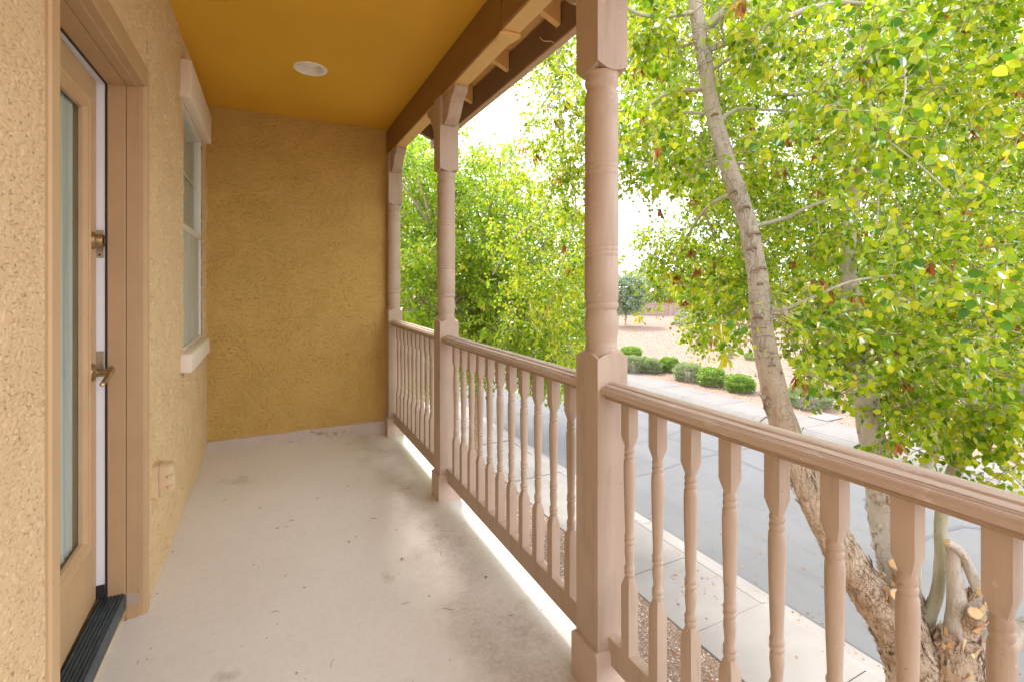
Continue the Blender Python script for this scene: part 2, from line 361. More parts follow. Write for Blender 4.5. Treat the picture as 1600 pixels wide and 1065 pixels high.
def np_mesh(name, V, F, mat, smooth=False):
    me = bpy.data.meshes.new(name); V = np.ascontiguousarray(V, np.float32).reshape(-1, 3); F = np.ascontiguousarray(F, np.int32)
    k = F.shape[1]; me.vertices.add(len(V)); me.vertices.foreach_set('co', V.ravel())
    me.loops.add(F.size); me.loops.foreach_set('vertex_index', F.ravel())
    me.polygons.add(len(F)); me.polygons.foreach_set('loop_start', np.arange(0, F.size, k, dtype=np.int32))
    me.polygons.foreach_set('use_smooth', np.full(len(F), smooth, bool)); me.materials.append(mat)
    me.update(calc_edges=True); return me

# ---------------------------------------------------------------- numpy noise and stucco relief
_perm = rng.permutation(4096); _ga = rng.random(4096)*2*np.pi
def pn(x, y, seed=0):
    xi = np.floor(x).astype(np.int64); yi = np.floor(y).astype(np.int64); xf = x-xi; yf = y-yi
    def g(i, j, dx, dy):
        h = _ga[_perm[(i+seed*131+_perm[(j*7+seed*17) & 4095]) & 4095]]
        return np.cos(h)*dx+np.sin(h)*dy
    u = xf*xf*xf*(xf*(xf*6-15)+10); v = yf*yf*yf*(yf*(yf*6-15)+10)
    a = g(xi, yi, xf, yf); b = g(xi+1, yi, xf-1, yf); c = g(xi, yi+1, xf, yf-1); d = g(xi+1, yi+1, xf-1, yf-1)
    return (a*(1-u)+b*u)*(1-v)+(c*(1-u)+d*u)*v
def sst(a, b, x):
    t = np.clip((x-a)/(b-a), 0, 1); return t*t*(3-2*t)
def stucco_h(u, v, amp=1.0, hs=1.0):
    "skip trowelled relief, metres; u runs along the wall, v up"
    wu = u+.02*pn(u*9, v*9, 1); wv = v+.02*pn(u*9, v*9, 2)+.05*pn(u*1.7, v*1.1, 9)
    n1 = pn(wu*26*hs, wv*58*hs, 3)+.5*pn(wu*60*hs, wv*110*hs, 4)
    mask = sst(-.25, .25, pn(u*5, v*7, 5)+.05)
    plate = sst(-.34, -.18, n1)
    n2 = pn(wu*75*hs, wv*90*hs, 6)
    pits = sst(.30, .46, pn(wu*52*hs, wv*82*hs, 7)+.35*n2)*(.45+.55*mask)
    rid = 1-np.abs(pn(wu*17*hs, wv*44*hs, 12))*6; rid = np.clip(rid, 0, 1)**2*sst(-.1, .3, pn(u*6, v*8, 13))
    return amp*(.0042*plate*(.4+.6*mask)-.0095*pits-.0055*rid+.0012*n2+.0030*pn(u*4, v*5, 8))
def grid(u0, u1, v0, v1, res, fn, amp, hs=1.0):
    nu = max(2, int((u1-u0)/res)+1); nv = max(2, int((v1-v0)/res)+1)
    U, Vv = np.meshgrid(np.linspace(u0, u1, nu), np.linspace(v0, v1, nv), indexing='ij')
    Pt = fn(U, Vv, stucco_h(U, Vv, amp, hs)).reshape(-1, 3)
    i = np.arange(nu*nv).reshape(nu, nv)
    F = np.stack([i[:-1, :-1], i[1:, :-1], i[1:, 1:], i[:-1, 1:]], -1).reshape(-1, 4)
    return Pt, F
def merge(parts):
    V = []; F = []; o = 0
    for a, b in parts: V.append(a); F.append(b+o); o += len(a)
    return np.concatenate(V), np.concatenate(F)

# ================================================================ GROUND AND STREET
def terrain():
    xs = np.concatenate([np.linspace(-60, 0, 8), np.linspace(2, 60, 60), np.linspace(70, 700, 16)])
    ys = np.concatenate([np.linspace(-400, -30, 12), np.linspace(-25, 90, 90), np.linspace(110, 900, 16)])
    X, Y = np.meshgrid(xs, ys, indexing='ij')
    rise = np.clip((X-17.5)/18, 0, 1)*.45
    Z = GZ-.02+rise+np.where(X > 17, .06*pn(X*.35, Y*.35, 11)*np.clip((X-24)/6, 0, 1), 0)
    Z = np.where((X > 4.5) & (X < 17), GZ-.35, Z)
    i = np.arange(X.size).reshape(X.shape)
    F = np.stack([i[:-1, :-1], i[1:, :-1], i[1:, 1:], i[:-1, 1:]], -1).reshape(-1, 4)
    return link('gravel_ground', np_mesh('gravel_ground', np.stack([X, Y, Z], -1), F, M['gravel'], True), kind='structure')
def ground_z(x, y):
    return GZ-.02+min(max((x-17.5)/18, 0), 1)*.45
terrain()
# flat shoulders close to both walks
b = MB().box(1.1, 4.8, -40, 90, GZ-.3, GZ-.012); b.build('front_yard_gravel', M['gravel'], kind='structure')
b = MB().add([(16.38, -40, GZ-.3), (16.38, -40, GZ-.012), (18.2, -40, GZ+.0), (18.2, -40, GZ-.3), (16.38, 120, GZ-.3), (16.38, 120, GZ-.012), (18.2, 120, GZ+.0), (18.2, 120, GZ-.3)],
             [(0, 1, 2, 3), (7, 6, 5, 4), (1, 5, 6, 2), (0, 4, 5, 1), (3, 2, 6, 7)]); b.build('far_verge_gravel', M['gravel'], kind='structure')
RZ = GZ-.11
road = MB().box(6.6, 14.35, -40, 120, RZ-.2, RZ).build('road', M['asphalt'], kind='structure')
def crack(pts, wd):
    m = MB(); q = [G(*p, z=RZ) for p in pts]; pr = []
    for a, c in zip(q[:-1], q[1:]):
        n = max(2, int((c-a).length/.15))
        pr += [a.lerp(c, i/n) for i in range(n)]
    pr.append(q[-1]); vs = []
    for k, p in enumerate(pr):
        t = (pr[min(k+1, len(pr)-1)]-pr[max(k-1, 0)]).normalized(); nn = Vector((-t.y, t.x, 0))
        j = nn*(random.uniform(-.02, .02)); ww = wd*random.uniform(.6, 1.2)
        for sgn in (-1, 1):
            c = p+j+nn*ww*sgn; vs.append((min(max(c.x, 6.62), 14.33), c.y, RZ+.004))
    m.add(vs, [(2*i, 2*i+1, 2*i+3, 2*i+2) for i in range(len(pr)-1)])
    m.build('crack_sealant', M['sealant'], road)
for pts in ([(900, 762), (960, 752), (991, 745), (1040, 731), (1062, 723), (1100, 713), (1126, 706), (1200, 694)],
            [(930, 640), (985, 662), (1042, 682), (1075, 692), (1124, 706), (1210, 742)],
            [(1042, 680), (1062, 672), (1100, 660)], [(770, 652), (830, 655), (900, 655), (985, 662)],
            [(790, 712), (830, 706), (900, 700), (1000, 690), (1042, 680)], [(1400, 862), (1440, 842), (1470, 830), (1500, 821), (1540, 826), (1610, 850)]):
    crack(pts, .042)
# near walk: slabs with open joints over a dark bed
walk = MB().box(4.8, 6.24, -6, 60, GZ-.3, GZ-.02).build('near_sidewalk', M['joint'], kind='structure')
y = 3.18-1.33*5; k = 0
def slab_mesh(x0, x1, L, th=.07):
    return MB().box(x0, x1, .005, L-.005, -th, 0).mesh('slab', M['concrete'], bevel=.006)
sm = slab_mesh(4.81, 6.195, 1.33)
while k < 26:
    o = link('slab', sm, walk, (0, y, GZ+random.uniform(-.003, .003)), (random.uniform(-.002, .002), random.uniform(-.002, .002), 0)); y += 1.33; k += 1
prof = [(6.205, GZ-.25), (6.205, GZ), (6.27, GZ-.006), (6.34, GZ-.035), (6.42, GZ-.09), (6.47, GZ-.112), (6.62, GZ-.103), (6.62, GZ-.25)]
kb = MB().prism(prof, 'y', -6, 60).build('near_kerb_bed', M['joint'], kind='structure')
kb.location = (0, 0, -.012)
km = MB().prism(prof, 'y', .006, 1.33*2-.006).mesh('kerb_stone', M['concrete'], smooth=True)
y = 3.18-1.33*5
for k in range(16):
    link('kerb_stone', km, kb, (0, y, .012)); y += 2.66
fw = MB().box(14.84, 16.4, -10, 100, GZ-.3, GZ-.02).build('far_sidewalk', M['joint'], kind='structure')
M['concrete_far'] = var_mat('far_sidewalk_concrete', (.175, .160, .150), (.205, .188, .177), 1.4, .85, .3, 130, .004, spec=.2)
sm2 = MB().box(14.86, 16.38, .005, 1.595, -.07, 0).mesh('slab', M['concrete_far'], bevel=.006); y = -5
for k in range(30):
    link('slab', sm2, fw, (0, y, GZ+random.uniform(-.004, .004))); y += 1.6
prof2 = [(21.04-a, z) for a, z in prof]
kb2 = MB().prism(prof2, 'y', -10, 100).build('far_kerb_bed', M['joint'], kind='structure'); kb2.location = (0, 0, -.012)
km2 = MB().prism(prof2, 'y', .006, 3.2-.006).mesh('kerb_stone', M['concrete_far'], smooth=True); y = -5
for k in range(15):
    link('kerb_stone', km2, kb2, (0, y, .012)); y += 3.2
MB().box(6.62, 6.665, -6, 60, RZ-.01, RZ+.004).build('gutter_line', M['sealant'], road)
# pebbles on the near yard
def pebbles(name, x0, x1, y0, y1, n, smin, smax, zf):
    base = np.array([(1, 0, 0), (-1, 0, 0), (0, 1, 0), (0, -1, 0), (0, 0, 1), (0, 0, -1)], float)
    F0 = np.array([(0, 2, 4), (2, 1, 4), (1, 3, 4), (3, 0, 4), (2, 0, 5), (1, 2, 5), (3, 1, 5), (0, 3, 5)])
    p = np.stack([rng.uniform(x0, x1, n), rng.uniform(y0, y1, n), np.zeros(n)], -1); p[:, 2] = zf
    s = rng.uniform(smin, smax, (n, 1)) * rng.uniform(.6, 1.3, (n, 3)); s[:, 2] *= .6
    a = rng.uniform(0, 6.28, n); V = base[None]*s[:, None]+rng.normal(0, .12, (n, 6, 3))*s[:, None]
    c, s_ = np.cos(a)[:, None], np.sin(a)[:, None]
    V = np.stack([V[..., 0]*c-V[..., 1]*s_, V[..., 0]*s_+V[..., 1]*c, V[..., 2]], -1)+p[:, None]
    F = (F0[None]+(np.arange(n)*6)[:, None, None]).reshape(-1, 3)
    return link(name, np_mesh(name, V, F, M['pebble']), kind='stuff')
o = pebbles('gravel_pebbles', 2.9, 4.79, 1.2, 13, 26000, .007, .017, GZ-.008)
o['label'] = 'loose pinkish brown gravel beside the near pavement'; o['category'] = 'gravel'
o = pebbles('far_gravel_stones', 16.45, 30, 4, 34, 9000, .012, .05, GZ+.0)
me = o.data; co = np.empty(len(me.vertices)*3, np.float32); me.vertices.foreach_get('co', co); co = co.reshape(-1, 3)
co[:, 2] += np.clip((co[:, 0]-17.5)/18, 0, 1)*.45; me.vertices.foreach_set('co', co.ravel())
o['label'] = 'scattered small stones on the gravel slope across the street'; o['category'] = 'gravel'

# ================================================================ BALCONY SHELL
XL, YB, ZC = -.461, 4.637, 2.80
def fz(x): return -.055*(x+.461)/1.461
EXT = -.95  # unseen end of the shell, cut short and left open to admit daylight
# floor (slopes out to the drip edge), slab edge below
fl = MB().add([(XL-.09, EXT, fz(XL)), (1.145, EXT, fz(1.145)), (1.145, YB+.1, fz(1.145)), (XL-.09, YB+.1, fz(XL)),
               (XL-.02, EXT, -.32), (1.145, EXT, -.32), (1.145, YB+.1, -.32), (XL-.02, YB+.1, -.32)],
              [(0, 1, 2, 3), (7, 6, 5, 4), (0, 4, 5, 1), (1, 5, 6, 2), (2, 6, 7, 3), (3, 7, 4, 0)])
fl.build('balcony_floor', M['floor'], kind='structure')
MB().box(-7, 1.10, -7, 9, GZ-.3, -.33).build('house_lower_storey', M['stucco'], kind='structure')
# left wall with door and window openings
DY0, DY1, DZ1 = 1.4665, 2.49, 2.234
WY0, WY1, WZ0, WZ1 = 3.43, 4.30, .95, 2.42
fn = lambda U, V, h: np.stack([XL+h, U, V], -1)
parts = [grid(1.15, DY0, -.005, ZC, .0022, fn, .75, 1.1), grid(DY0, DY1, DZ1, ZC, .004, fn, 1.4, .7),
         grid(DY1, WY0, -.005, ZC, .0042, fn, 1.7, .7), grid(WY0, WY1, -.005, WZ0, .006, fn, 1.7, .6),
         grid(WY0, WY1, WZ1, ZC, .006, fn, 1.7, .6), grid(WY1, YB+.01, -.005, ZC, .006, fn, 1.7, .6),
         grid(-1.9, 1.15, -.005, ZC, .05, fn, 1.0)]
V_, F_ = merge(parts)
wl = link('wall_left', np_mesh('wall_left', V_, F_, M['stucco'], True), kind='structure')
# solid core behind the stucco skin
core = MB()
core.box(XL-.2, XL-.012, -1.9, 1.50, -.3, ZC+.2).box(XL-.2, XL-.012, 2.455, 3.42, -.3, ZC+.2).box(XL-.2, XL-.012, 4.315, YB+.2, -.3, ZC+.2)
core.box(XL-.2, XL-.012, 1.50, 2.455, 2.17, ZC+.2).box(XL-.2, XL-.012, 3.42, 4.315, -.3, WZ0-.02).box(XL-.2, XL-.012, 3.42, 4.315, WZ1+.01, ZC+.2)
core.box(XL-.2, XL-.07, 1.50, 2.455, -.3, .03)
core.build('wall_core', M['stucco'], wl)
# a dim room behind the openings
rm = MB(); x0, x1, y0, y1, z0, z1 = -4.2, XL-.21, .6, 5.6, .04, 2.7
rm.box(x0-.1, x0, y0, y1, z0, z1).box(x0, x1, y0-.1, y0, z0, z1).box(x0, x1, y1, y1+.1, z0, z1).box(x0, x1, y0, y1, z0-.1, z0).box(x0, x1, y0, y1, z1, z1+.1)
rm.build('interior_room', M['vinyl'], kind='structure')
# end wall
fn2 = lambda U, V, h: np.stack([U, YB-h, V], -1)
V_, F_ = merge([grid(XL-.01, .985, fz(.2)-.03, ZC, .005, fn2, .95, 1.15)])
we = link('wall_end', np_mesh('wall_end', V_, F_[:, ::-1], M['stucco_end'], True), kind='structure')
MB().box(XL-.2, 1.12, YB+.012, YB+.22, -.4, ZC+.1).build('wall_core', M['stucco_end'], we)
cap = MB()
ys_ = [YB-.035, YB-.03, YB-.004, YB+.01]
cap.prism([(YB-.034, -.09), (YB-.034, .052), (YB-.022, .064), (YB+.01, .070), (YB+.01, -.09)], 'x', XL, .985)
o = cap.build('base_curb', M['cap'], we); 
# stucco stop line along the ceiling
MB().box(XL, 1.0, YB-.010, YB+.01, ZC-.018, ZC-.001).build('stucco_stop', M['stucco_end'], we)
# ceiling with the hole of the recessed lamp
LX, LY, LR = .2475, 3.53, .083
def ceil_mesh():
    m = MB(); n = 40
    ring = [(LX+LR*math.cos(2*math.pi*i/n), LY+LR*math.sin(2*math.pi*i/n), ZC) for i in range(n)]
    x0, x1, y0, y1 = XL-.02, 1.005, EXT, YB+.02
    sq = []
    for i in range(n):
        a = 2*math.pi*i/n; c_, s_ = math.cos(a), math.sin(a); t = .25/max(abs(c_), abs(s_)); sq.append((LX+c_*t, LY+s_*t, ZC))
    m.add(ring+sq, [(i, (i+1) % n, n+(i+1) % n, n+i) for i in range(n)])
    a0, a1, b0, b1 = LX-.25, LX+.25, LY-.25, LY+.25
    def q(p0, p1, r0, r1): m.add([(p0, r0, ZC), (p1, r0, ZC), (p1, r1, ZC), (p0, r1, ZC)], [(0, 1, 2, 3)])
    q(x0, a0, y0, y1); q(a1, x1, y0, y1); q(a0, a1, y0, b0); q(a0, a1, b1, y1)
    return m
ce = ceil_mesh().build('ceiling', M['ceiling'], kind='structure')
# recessed lamp
lt = thing('recessed_light', (LX, LY, ZC), 'round white recessed downlight set in the ochre ceiling', 'ceiling light')
n = 36
def open_lathe(prof, n=36, cap=True):
    m = MB(); v = []; f = []
    for r, z in prof: v += [(r*math.cos(2*math.pi*i/n), r*math.sin(2*math.pi*i/n), z) for i in range(n)]
    for k in range(len(prof)-1):
        for i in range(n): f.append((k*n+i, k*n+(i+1) % n, (k+1)*n+(i+1) % n, (k+1)*n+i))
    if cap: f.append(tuple(range((len(prof)-1)*n, len(prof)*n)))
    return m.add(v, f)
open_lathe([(.108, .001), (.107, -.003), (.105, -.007), (.090, -.008), (.080, -.003), (.080, .004)], cap=False).build('trim_ring', M['lightwhite'], lt, True)
open_lathe([(.081, -.002), (.078, .02), (.07, .06), (.06, .11)]).build('baffle', M['lightwhite'], lt, True)
MB().lathe([(.005, .018), (.035, .020), (.052, .03), (.056, .045), (.045, .075), (.025, .10)], n=24).build('bulb', M['lightwhite'], lt, True)

# roof: beam, rafter tails, deck, fascia
YE0, YE1 = EXT, 4.40
bx0, bx1, bz = 1.003, 1.092, 2.565
beam = MB().box(bx0, bx1, 2.10, YB+.0, bz, 2.86).build('beam', M['soffit'], kind='structure', bevel=.004)
MB().box(bx0+.001, bx1-.001, EXT, 2.094, bz+.004, 2.86).build('beam_length', M['soffit'], beam, bevel=.004)
MB().box(bx0-.009, bx0-.0005, 2.102, YB-.0, bz+.006, ZC-.004).build('beam_face_board', M['beam_dark'], beam, bevel=.002)
MB().box(bx0-.009, bx0-.0005, EXT, 2.092, bz+.010, ZC-.004).build('beam_face_board', M['beam_dark'], beam, bevel=.002)
sp = MB(); rr = random.Random(3)
top = [(bx0-.011, 2.105), (bx0+.02, 2.098), (bx0+.05, 2.094), (bx1+.004, 2.090), (bx1+.010, 2.115), (bx1-.004, 2.125), (bx1-.008, 2.17), (bx0+.055, 2.205), (bx0+.035, 2.19), (bx0+.01, 2.20), (bx0-.008, 2.17)]
sp.add([(x, y+.0, bz-.001) for x, y in top]+[(x*1.0+rr.uniform(-.002, .002), y, bz-.010-rr.random()*.008) for x, y in top],
       [tuple(range(11)), tuple(range(11, 22))[::-1]]+[(i, (i+1) % 11, 11+(i+1) % 11, 11+i) for i in range(11)])
sp.build('torn_splinter', M['soffit'], beam)
def deckz(x): return 2.93-(x-1.09)*.42
MB().add([(1.06, EXT, deckz(1.06)), (1.45, EXT, deckz(1.45)), (1.45, YE1, deckz(1.45)), (1.06, YE1, deckz(1.06)),
          (1.06, EXT, deckz(1.06)+.03), (1.45, EXT, deckz(1.45)+.03), (1.45, YE1, deckz(1.45)+.03), (1.06, YE1, deckz(1.06)+.03)],
         [(0, 1, 2, 3), (7, 6, 5, 4), (0, 4, 5, 1), (1, 5, 6, 2), (2, 6, 7, 3), (3, 7, 4, 0)]).build('roof_deck', M['soffit'], beam)
def tail():
    z0, z1 = deckz(1.094)-.002, deckz(1.352)-.002
    return MB().prism([(1.094, z0), (1.094, z0-.125), (1.352, z1-.125), (1.352, z1)], 'y', -.02, .02).mesh('rafter_tail', M['soffit'], bevel=.003)
tm = tail()
for yy in (.31, .92, 1.53, 2.15, 2.755, 3.365, 3.97):
    link('rafter_tail', tm, beam, (0, yy, 0))
fa = MB().box(1.355, 1.393, EXT, YE1, 2.628, 2.80).build('fascia', M['fascia'], kind='structure', bevel=.003)
MB().box(1.352, 1.395, EXT, YE1+.002, 2.616, 2.6275).build('fascia_edge', M['fascia_lip'], fa)
MB().prism([(1.094, 2.93), (1.094, 2.80), (1.354, 2.69), (1.354, 2.82)], 'y', 4.355, 4.398).build('end_board', M['fascia'], fa)
# roof above
MB().add([(1.46, EXT, 2.79), (1.46, YE1, 2.79), (-3.2, YE1, 4.7), (-3.2, EXT, 4.7), (1.46, EXT, 2.83), (1.46, YE1, 2.83), (-3.2, YE1, 4.74), (-3.2, EXT, 4.74)],
         [(0, 1, 2, 3), (7, 6, 5, 4), (0, 4, 5, 1), (1, 5, 6, 2), (2, 6, 7, 3), (3, 7, 4, 0)]).build('roof', M['rooftile'], kind='structure')
MB().box(-4.3, 1.0, EXT, YB+.2, 2.93, 3.0).build('attic_floor', M['stucco'], kind='structure')
# thin cable end dangling at the fascia
pts = [(1.345, 2.33, 2.72), (1.33, 2.31, 2.70), (1.33, 2.27, 2.665), (1.345, 2.22, 2.645), (1.352, 2.20, 2.63)]
MB().tube(pts, .0022, 6).build('loose_cable', M['foam_trim'], label='thin pale cable end dangling below the dark fascia board', cat='cable')

# ================================================================ POSTS
PX, PS = 1.0485, .0635
def post_mesh():
    h = PS
    pf = []
    P_ = lambda r, z: pf.append((r, z))
    P_(.050, 1.090); P_(.0610, 1.092); P_(.0585, 1.1165); P_(.0585, 1.122); P_(.0545, 1.126); P_(.0545, 1.137); P_(.053, 1.140); P_(.0535, 1.152); P_(.0565, 1.170); P_(.0600, 1.200); P_(.0595, 1.220)
    P_(.0555, 1.240); P_(.0530, 1.255); P_(.0530, 1.260); P_(.0570, 1.264); P_(.0590, 1.270); P_(.0590, 1.280); P_(.0555, 1.284); P_(.0555, 1.288); P_(.0590, 1.294); P_(.0595, 1.36)
    P_(.0595, 1.440); P_(.0570, 1.444); P_(.0590, 1.449); P_(.0590, 1.458); P_(.0570, 1.463); P_(.0590, 1.468); P_(.0590, 1.474); P_(.0570, 1.479); P_(.0590, 1.484)
    P_(.0595, 1.6); P_(.0585, 1.722); P_(.0565, 1.727); P_(.0585, 1.733); P_(.0585, 1.744); P_(.0565, 1.749); P_(.0585, 1.755); P_(.0585, 1.762); P_(.0565, 1.767); P_(.0585, 1.773)
    P_(.0580, 1.926); P_(.0560, 1.933); P_(.0580, 1.940); P_(.0590, 1.975); P_(.0580, 2.004); P_(.0540, 2.015); P_(.0505, 2.026); P_(.0520, 2.034); P_(.0570, 2.046); P_(.0590, 2.056); P_(.0560, 2.070); P_(.0570, 2.078); P_(.0610, 2.084); P_(.050, 2.0865)
    m = MB(); m.lathe(pf, n=36)
    turned = m.mesh('turned_shaft', M['post'], smooth=True)
    # square blocks; their ends are rounded back towards the turned part by a cone cut (arched face edges)
    def block(z0, z1, end):
        mm = MB(); n = 12; v = []; 
        ring = []
        for s in range(4):
            for i in range(n):
                t = -1+2*i/n
                x, y = [(t, -1), (1, t), (-t, 1), (-1, -t)][s]; ring.append((x*h, y*h))
        N = len(ring)
        def zc(x, y, zb, sg):
            r = math.hypot(x, y); return zb+sg*max(0, (r-h))*.75
        zs0 = [z0]*N if end != 'bottom' else [zc(x, y, z0, 1) for x, y in ring]
        zs1 = [z1]*N if end != 'top' else [zc(x, y, z1, -1) for x, y in ring]
        v = [(x, y, z) for (x, y), z in zip(ring, zs0)]+[(x, y, z) for (x, y), z in zip(ring, zs1)]
        f = [(i, (i+1) % N, N+(i+1) % N, N+i) for i in range(N)]
        c0 = len(v); v.append((0, 0, z0)); v.append((0, 0, z1))
        f += [(c0, (i+1) % N, i) for i in range(N)]+[(c0+1, N+i, N+(i+1) % N) for i in range(N)]
        mm.add(v, f); return mm.mesh('block', M['post'])
    lower = block(-.06, 1.115, 'top'); upper = block(2.082, 2.566, 'bottom')
    return turned, lower, upper
tmesh, lmesh, umesh = post_mesh()
for me_ in (lmesh, umesh): me_.polygons.foreach_set('use_smooth', [False]*len(me_.polygons))
plm = MB().prism([(-.077, -.075), (.077, -.075), (.077, .10), (.066, .112), (-.066, .112), (-.077, .10)], 'x', -.077, .077).mesh('plinth', M['plinth'], bevel=.004)
# scrolled bracket: profile in (y,z), hung under the beam on the side of the post facing -Y
def brk():
    s = [(0, 2.565), (-.225, 2.565), (-.228, 2.545), (-.215, 2.532), (-.205, 2.52)]
    for i in range(1, 13):
        t = i/12; yy = -.205+.165*t; zz = 2.52-.135*t+.016*math.sin(2*math.pi*t); s.append((yy, zz))
    s += [(-.032, 2.378), (-.0, 2.376)]
    return MB().prism(s, 'x', -.043, .043).mesh('bracket', M['post'], smooth=True, bevel=.003)
bm_ = brk()
posts = [(-.3165, 'turned porch post behind the camera end of the railing', (1,)), (1.3855, 'largest turned porch post, nearest the camera', (-1, 1)),
         (3.0645, 'middle turned porch post between the far and nearest posts, brackets at its top', (-1, 1)), (4.567, 'far turned porch post set against the ochre end wall', (-1,))]
for yy, lab, brs in posts:
    p = thing('porch_post', (PX, yy, 0), lab, 'porch post', 'turned porch posts carrying the beam')
    link('shaft', tmesh, p); link('lower_block', lmesh, p); link('upper_block', umesh, p); link('plinth', plm, p)
    for sgn in brs:
        o = link('bracket', bm_, p, (.0, sgn*PS, 0))
        if sgn > 0: o.rotation_euler = (0, 0, math.pi)

# ================================================================ RAILINGS
def rail_profile():
    q = [(-.032, 0), (-.033, .006), (-.038, .011), (-.0455, .0135), (-.0440, .0150), (-.0500, .0165), (-.0545, .0215), (-.0560, .0280), (-.0545, .0345), (-.0500, .0395), (-.0475, .0405), (-.0460, .0372), (-.0440, .0420), (-.0415, .0432), (-.0398, .0398), (-.0375, .0450), (-.024, .0485), (-.0215, .0480), (-.0185, .0525), (-.009, .0555), (0, .0560)]
    return q+[(-x, z) for x, z in q[-2::-1]]
def baluster():
    h = .019; m = MB(); RZ_ = .96
    # square ends with chamfered transitions, turned middle
    def sq(z0, z1, cham):    # cham: +1 chamfer at top end (lower block), -1 at bottom end (upper block)
        ring = []
        n = 6
        for s in range(4):
            for i in range(n):
                t = -1+2*i/n; x, y = [(t, -1), (1, t), (-t, 1), (-1, -t)][s]; ring.append((x*h, y*h))
        N = len(ring)
        cir = [(lambda r: (x*.0145/r, y*.0145/r))(math.hypot(x, y)) for x, y in ring]
        L = .034
        if cham > 0: lv = [(ring, z0), (ring, z1), (cir, z1+L)]
        else: lv = [(cir, z0-L), (ring, z0), (ring, z1)]
        v = []; f = []
        for (r_, z_) in lv: v += [(x, y, z_) for x, y in r_]
        for k in range(2): f += [(k*N+i, k*N+(i+1) % N, (k+1)*N+(i+1) % N, (k+1)*N+i) for i in range(N)]
        f += [tuple(range(N))[::-1], tuple(range(2*N, 3*N))]; m.add(v, f)
    sq(.150, .365, 1); sq(.855, .968, -1)
    pf = [(.0143, .395), (.0145, .402), (.0165, .406), (.0170, .411), (.0150, .416), (.0168, .421), (.0172, .427), (.0145, .433), (.0125, .440), (.0145, .462), (.0160, .480), (.0150, .497),
          (.0130, .503), (.0165, .508), (.0170, .514), (.0140, .519), (.0165, .524), (.0165, .530), (.0140, .535), (.0140, .545), (.0165, .62), (.0185, .70), (.0190, .75), (.0180, .775), (.0150, .783),
          (.0168, .788), (.0172, .795), (.0145, .800), (.0165, .806), (.0170, .812), (.0150, .818), (.0143, .826)]
    m.lathe(pf, n=18)
    return m.mesh('baluster', M['post'], smooth=True)
bal = baluster()
def railing(y0, y1, ys, label):
    r = thing('railing', (PX, y0, 0), label, 'railing', 'railing sections between the porch posts')
    L = y1-y0
    n = max(2, int(L/.06)); pr = rail_profile(); v = []; f = []
    rr = random.Random(int(y0*100)); N = len(pr)
    for k in range(n+1):
        for x, z in pr: v.append((x+.0012*math.sin(k*.3+y0)+rr.uniform(-.0004, .0004), k*L/n, .962+z+rr.uniform(-.0004, .0004)+.001*math.sin(k*.21)))
    for k in range(n):
        for i in range(N): f.append((k*N+i, k*N+(i+1) % N, (k+1)*N+(i+1) % N, (k+1)*N+i))
    f += [tuple(range(N))[::-1], tuple(range(n*N, (n+1)*N))]
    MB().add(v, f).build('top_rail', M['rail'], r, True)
    # two parallel weather cracks in the top moulding
    MB().box(-.019, .019, 0, L, .063, .152).build('bottom_rail', M['post'], r, bevel=.002)
    for yb in ys:
        link('baluster', bal, r, (0, yb-y0, 0), (0, 0, random.uniform(-.01, .01)))
a1, a2, a3, a4 = -.253, 1.322, 1.449, 3.001
railing(a1, a2, [1.2366-.128*i for i in range(12)], 'nearest railing section, running right from the largest post to the frame edge')
g_ = (a4-a3)/12.0
railing(a3, a4, [a3+g_*(i+1) for i in range(11)], 'middle railing section between the largest post and the middle post')
g_ = (4.5035-3.128)/11
railing(3.128, 4.5035, [3.128+g_*(i+1) for i in range(10)], 'far railing section between the middle post and the end wall')

# ================================================================ DOOR
fr = thing('door_frame', (XL, 2.0, .05), 'tan painted door frame with stepped mouldings round the glazed door', 'door frame')
def W(mb, name, mat, par, base, **kw):
    o = mb.build(name, mat, par, **kw); o.location = -Vector(base); return o
FB = (XL, 2.0, .05)
# far jamb (steps), near jamb, head
m = MB(); zt = 2.143; zb = .02
m.prism([(-.458+.007, 2.492), (-.458+.007, 2.452), (-.462, 2.446), (-.480, 2.446), (-.481, 2.437), (-.514, 2.437), (-.516, 2.492)], 'z', -.01, 2.16)
W(m, 'casing', M['jamb'], fr, FB)
m = MB().box(-.574, -.5162, 2.430, 2.492, .10, 2.16); W(m, 'jamb', M['jamb'], fr, FB, bevel=.002)
m = MB().box(-.460, -.4495, 2.4535, 2.4925, -.01, 2.235); W(m, 'casing_face', M['doorpaint'], fr, FB, bevel=.002)
m = MB().box(-.64, -.5815, 2.4305, 2.47, .12, 2.16); W(m, 'inner_jamb', M['white_edge'], fr, FB)
m = MB().box(-.581, -.5745, 2.4285, 2.45, .11, 2.16); W(m, 'weatherstrip', M['rubber'], fr, FB)
m = MB().box(-.63, -.5820, 2.42, 2.4301, .115, .165); W(m, 'corner_pad', M['rubber'], fr, FB)
m = MB().prism([(-.459, DY0), (-.460, DY0+.012), (-.461, 1.492), (-.455, 1.496), (-.455, 1.545), (-.458, 1.549), (-.60, 1.549), (-.60, DY0)], 'z', 0.01, 2.235)
W(m, 'casing', M['doorpaint'], fr, FB, bevel=.0015)
# head
m = MB().prism([(-.4495, 2.235), (-.4495, 2.162), (-.455, 2.156), (-.480, 2.154), (-.481, 2.147), (-.514, 2.147), (-.516, 2.235)], 'y', 1.549, 2.4528)
W(m, 'head_casing', M['jamb'], fr, FB)
m = MB().box(-.574, -.5162, 1.549, 2.4298, 2.140, 2.2); W(m, 'head_jamb', M['jamb'], fr, FB)
m = MB().box(-.64, -.5815, 1.549, 2.4300, 2.142, 2.2); W(m, 'head_stop', M['white_edge'], fr, FB)
m = MB().box(-.581, -.5745, 1.549, 2.4284, 2.136, 2.19); W(m, 'weatherstrip', M['rubber'], fr, FB)
